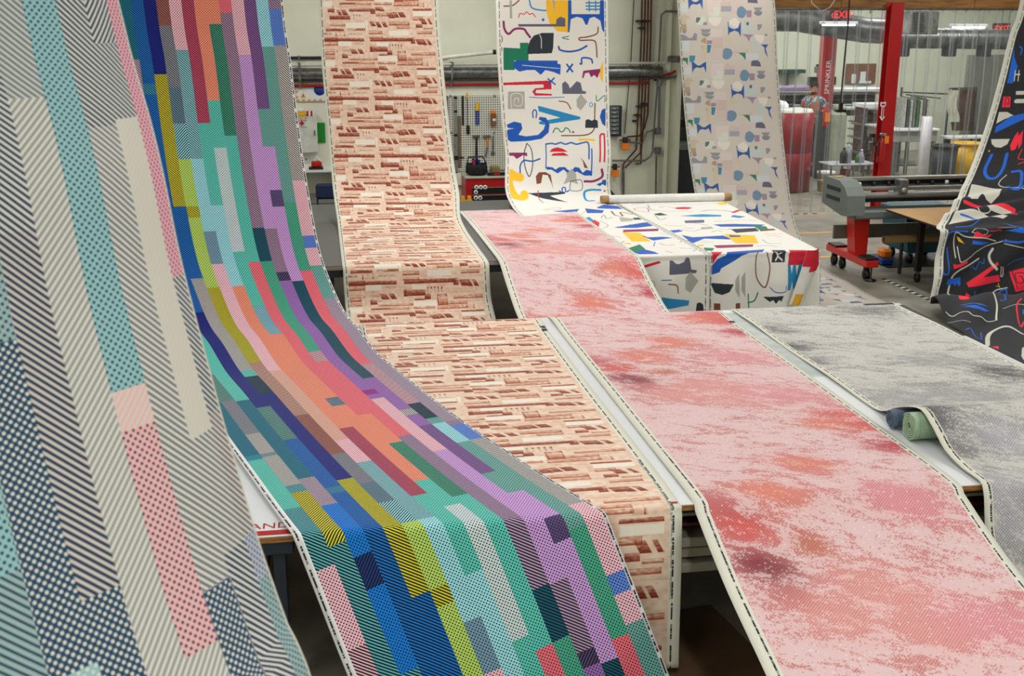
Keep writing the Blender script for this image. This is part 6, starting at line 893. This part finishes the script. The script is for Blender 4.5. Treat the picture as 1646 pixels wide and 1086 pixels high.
p=oY(1440,65,22.4); q=oY(1640,66,22.4); t=thing('ceiling_duct','dark spiral duct running right across the far room','duct',tuple(p)); ringduct([(p[0],22.4,p[2]+.05),(q[0],22.4,q[2]+.03)],.2,t,1)
for x in (1452,1527,1583): s=oY(x,86,22.3); MB().box((s[0]-.09,22.2,s[2]-.06),(s[0]+.09,22.5,s[2]+.22),.02).build('branch_outlet',m_dark,t)
for xx in (p[0]+.3,q[0]-.3): MB().tube([(xx,22.4,p[2]+.2),(xx,22.4,5.4)],.012,6).build('hanger',m_steel,t)
p=oY(1235,38,23.6); q=oY(1418,50,23.6); t=thing('ceiling_duct','wide pale duct crossing the far room on the left','duct',tuple(p)); ringduct([(p[0]-1.5,23.6,p[2]+.12),(p[0]+.6,23.6,p[2]+.10),(q[0]-.4,23.6,q[2]+.02),(q[0],23.6,q[2])],.26,t,None)
for xx in (p[0],q[0]-.3): MB().tube([(xx,23.6,p[2]+.2),(xx,23.6,5.4)],.012,6).build('hanger',m_steel,t)
t=thing('unit_heater','hanging unit heater with a louvred grille right of the red column','heater',tuple(oY(1465,35,21.5))); px_box(MB(),1438,18,1486,55,21.8,.6,.02).build('casing',m_steel,t)
for k in range(9): px_box(MB(),1468,21+k*3.6,1485,22.6+k*3.6,21.2,.02).build('louvre',m_dark,t)
a=oY(1450,20,21.5); MB().tube([(a[0],21.5,a[2]),(a[0],21.5,5.4)],.015,6).build('hanger',m_steel,t)
# ------------------------------------------------------------------ wide cutter
m_cg=mat('cutter_grey',(.42,.455,.44),.5,0,.02,6); m_cred=mat('cutter_red',(.80,.13,.07),.4,0,.04,4)
xa=oY(1361,330,13.3)[0]; xb=xa+.235
t=thing('wide_cutter','wide grey cutting machine with red leg, left of the kraft table','cutting machine',(xa,13.9,0))
prof=[(14.02,1.25),(13.96,1.27),(13.55,1.26),(13.4,1.2),(13.3,1.10),(13.28,.86),(13.42,.84),(14.02,.92)]
MB().prism(prof,xa,xb,'X').build('end_cover',m_cg,t)
for zz in (1.0,1.12): MB().box((xa-.004,13.5,zz),(xa,13.9,zz+.05),.001).build('cover_groove',m_dark,t)
MB().box((xa+.06,13.8,1.27),(xa+.16,13.86,1.275)).build('lock_plate',m_yel,t)
L2=xb+3.2
MB().box((xb,13.84,1.21),(L2,13.95,1.25),.004).build('top_rail',m_alu,t); MB().box((xb,13.9,1.15),(L2,14.05,1.21)).build('carriage_rail',m_black,t); MB().box((xb,13.76,1.09),(L2,13.98,1.14),.01).build('bed',m_alu,t); MB().tube([(xb,13.7,1.04),(L2,13.7,1.04)],.04,14).build('feed_roller',mat('dull_roller',(.50,.51,.50),.4,.3),t); MB().box((xb,13.85,.93),(L2,14.1,1.0),.005).build('lower_rail',m_dark,t)
MB().box((xb,13.55,.76),(L2-1.2,13.9,.87),.02).build('catch_cover',m_cg,t); MB().box((xb,14.1,.42),(L2-1,14.14,.6)).build('rear_panel',mat('rear_panel_grey',(.42,.42,.39),.5),t)
for k in range(14): x=xb+.15+k*.2; MB().lathe((x,13.83,1.17),[(0,0),(.025,0),(.025,.035),(0,.035)],10,'X').build('pinch_roller',m_black if k%3 else m_white,t)
cxp=oY(1448,320,13.7)[0]; ch=MB().box((cxp-.06,13.62,1.06),(cxp+.05,13.8,1.24),.01).build('cutting_carriage',m_steel,t); MB().lathe((cxp-.01,13.60,1.11),[(0,0),(.035,0),(.035,.02),(0,.02)],14,'Y').build('knob',m_alu,ch)
xl=oY(1368,400,13.8)[0]; lg=MB().prism([(xl-.01,.86),(xl+.22,.86),(xl+.21,.26),(xl+.05,.26)],13.78,14.0).build('red_leg',m_cred,t)
MB().box((xl+.0,13.35,.18),(xl+.17,14.55,.27),.01).build('foot_beam',m_cred,t); MB().box((xl+.0,13.36,.272),(xl+.17,13.62,.30),.005).build('step_pad',m_black,t); MB().box((xl+.0,14.25,.272),(xl+.17,14.5,.30),.005).build('step_pad',m_black,t)
for yy in (13.5,14.2,14.45): w1=MB().lathe((xl+.06,yy,.065),[(0,0),(.065,0),(.065,.05),(0,.05)],14,'X').build('caster',m_black,t); MB().box((xl+.05,yy-.02,.07),(xl+.12,yy+.02,.18)).build('fork',m_dark,w1)
MB().lathe((xl+.1,13.4,0),[(0,.002),(.07,.002),(.07,.02),(.012,.03),(.012,.18)],14).build('levelling_foot',m_black,t)
MB().prism([(L2-.5,.86),(L2-.28,.86),(L2-.3,.02),(L2-.46,.02)],13.78,14.0).build('red_leg',m_cred,t); MB().box((L2-.47,13.35,.0),(L2-.3,14.55,.09),.01).build('foot_beam',m_cred,t)
a=oY(1420,385,13.75); t=thing('cardboard_tube','kraft cardboard tube lying in the cutter holder behind the table leg','tube',tuple(a)); MB().lathe((a[0],13.75,a[2]),[(.03,.02),(.038,0),(.05,0),(.05,1.1),(.038,1.1)],16,'X').build('tube',m_kraft,t)
for dx in (.25,.85): MB().box((a[0]+dx,13.72,.0),(a[0]+dx+.02,13.78,a[2]-.05)).build('holder_post',m_dark,t)
a=oY(1412,405,14.6); t=thing('foot_pump','small orange and blue foot pump on the black mat','pump',(a[0],14.9,0)); p=oZ(1420,425,.0); MB().box((p[0]-.08,p[1]-.1,.012),(p[0]+.09,p[1]+.1,.10),.015).build('base',MATS['sign_blue'],t); MB().box((p[0]-.07,p[1]-.09,.10),(p[0]+.08,p[1]+.09,.22),.03).build('cover',m_org,t)
q0=oZ(1398,432,0); q1=oZ(1444,412,0); t=thing('rubber_mat','black ribbed rubber mat on the floor under the cutter','mat',(q0[0]+.4,q0[1],0)); MB().box((q0[0]+.25,q0[1]-.0,.005),(q0[0]+1.5,q0[1]+.9,.011)).build('mat',m_black,t)
for k in range(14): MB().box((q0[0]+.27+k*.09,q0[1]+.01,.011),(q0[0]+.29+k*.09,q0[1]+.89,.0115)).build('rib',m_dark,t)
# kraft paper table
x0,x1,y0,y1=6.98,9.3,12.02,13.5
t=thing('kraft_table','small table topped with brown kraft paper beside the black fabric','table',(8,12.8,0)); MB().box((x0,y0,.872),(x1,y1,.892),.003).build('board',m_black,t); MB().box((x0+.002,y0+.002,.892),(x1-.002,y1-.002,.898)).build('paper_cover',m_kraft,t)
for x,y in ((7.35,13.25),(7.35,12.3),(9.1,13.25),(9.1,12.3)):
    l=MB().box((x-.035,y-.035,.14),(x+.035,y+.035,.872),.004).build('leg',m_black,t); MB().lathe((x-.02,y,.055),[(0,0),(.055,0),(.055,.04),(0,.04)],14,'X').build('caster',m_black,l); MB().box((x-.02,y-.03,.08),(x+.02,y+.03,.14)).build('caster_fork',m_steel,l)
MB().tube([(7.38,13.2,.7),(7.6,13.1,.86)],.012,8).build('brace',m_steel,t); MB().box((7.35,12.3,.80),(9.1,12.34,.87)).build('apron',m_black,t)
xl,xr=oY(1443,400,14.4)[0],oY(1530,400,14.4)[0]; t=thing('wheeled_bin','teal plastic wheeled bin behind the kraft table legs','bin',((xl+xr)/2,14.6,0)); MB().prism([(xl,.72),(xr,.72),(xr-.06,.16),(xl+.07,.16)],14.25,14.95).build('tub',mat('teal_tub',(.04,.30,.36),.5,0,.04,4),t); MB().box((xl-.02,14.23,.70),(xr+.02,14.97,.74),.01).build('rim',MATS['teal_tub'],t)
for x in (xl+.15,xr-.15):
    for y in (14.35,14.85): c=MB().lathe((x-.02,y,.07),[(0,0),(.07,0),(.07,.04),(0,.04)],14,'X').build('caster',m_black,t); MB().box((x-.03,y-.03,.1),(x+.03,y+.03,.16)).build('fork',m_steel,c)

for o in bpy.data.objects:
    if '_w' in o: del o['_w']
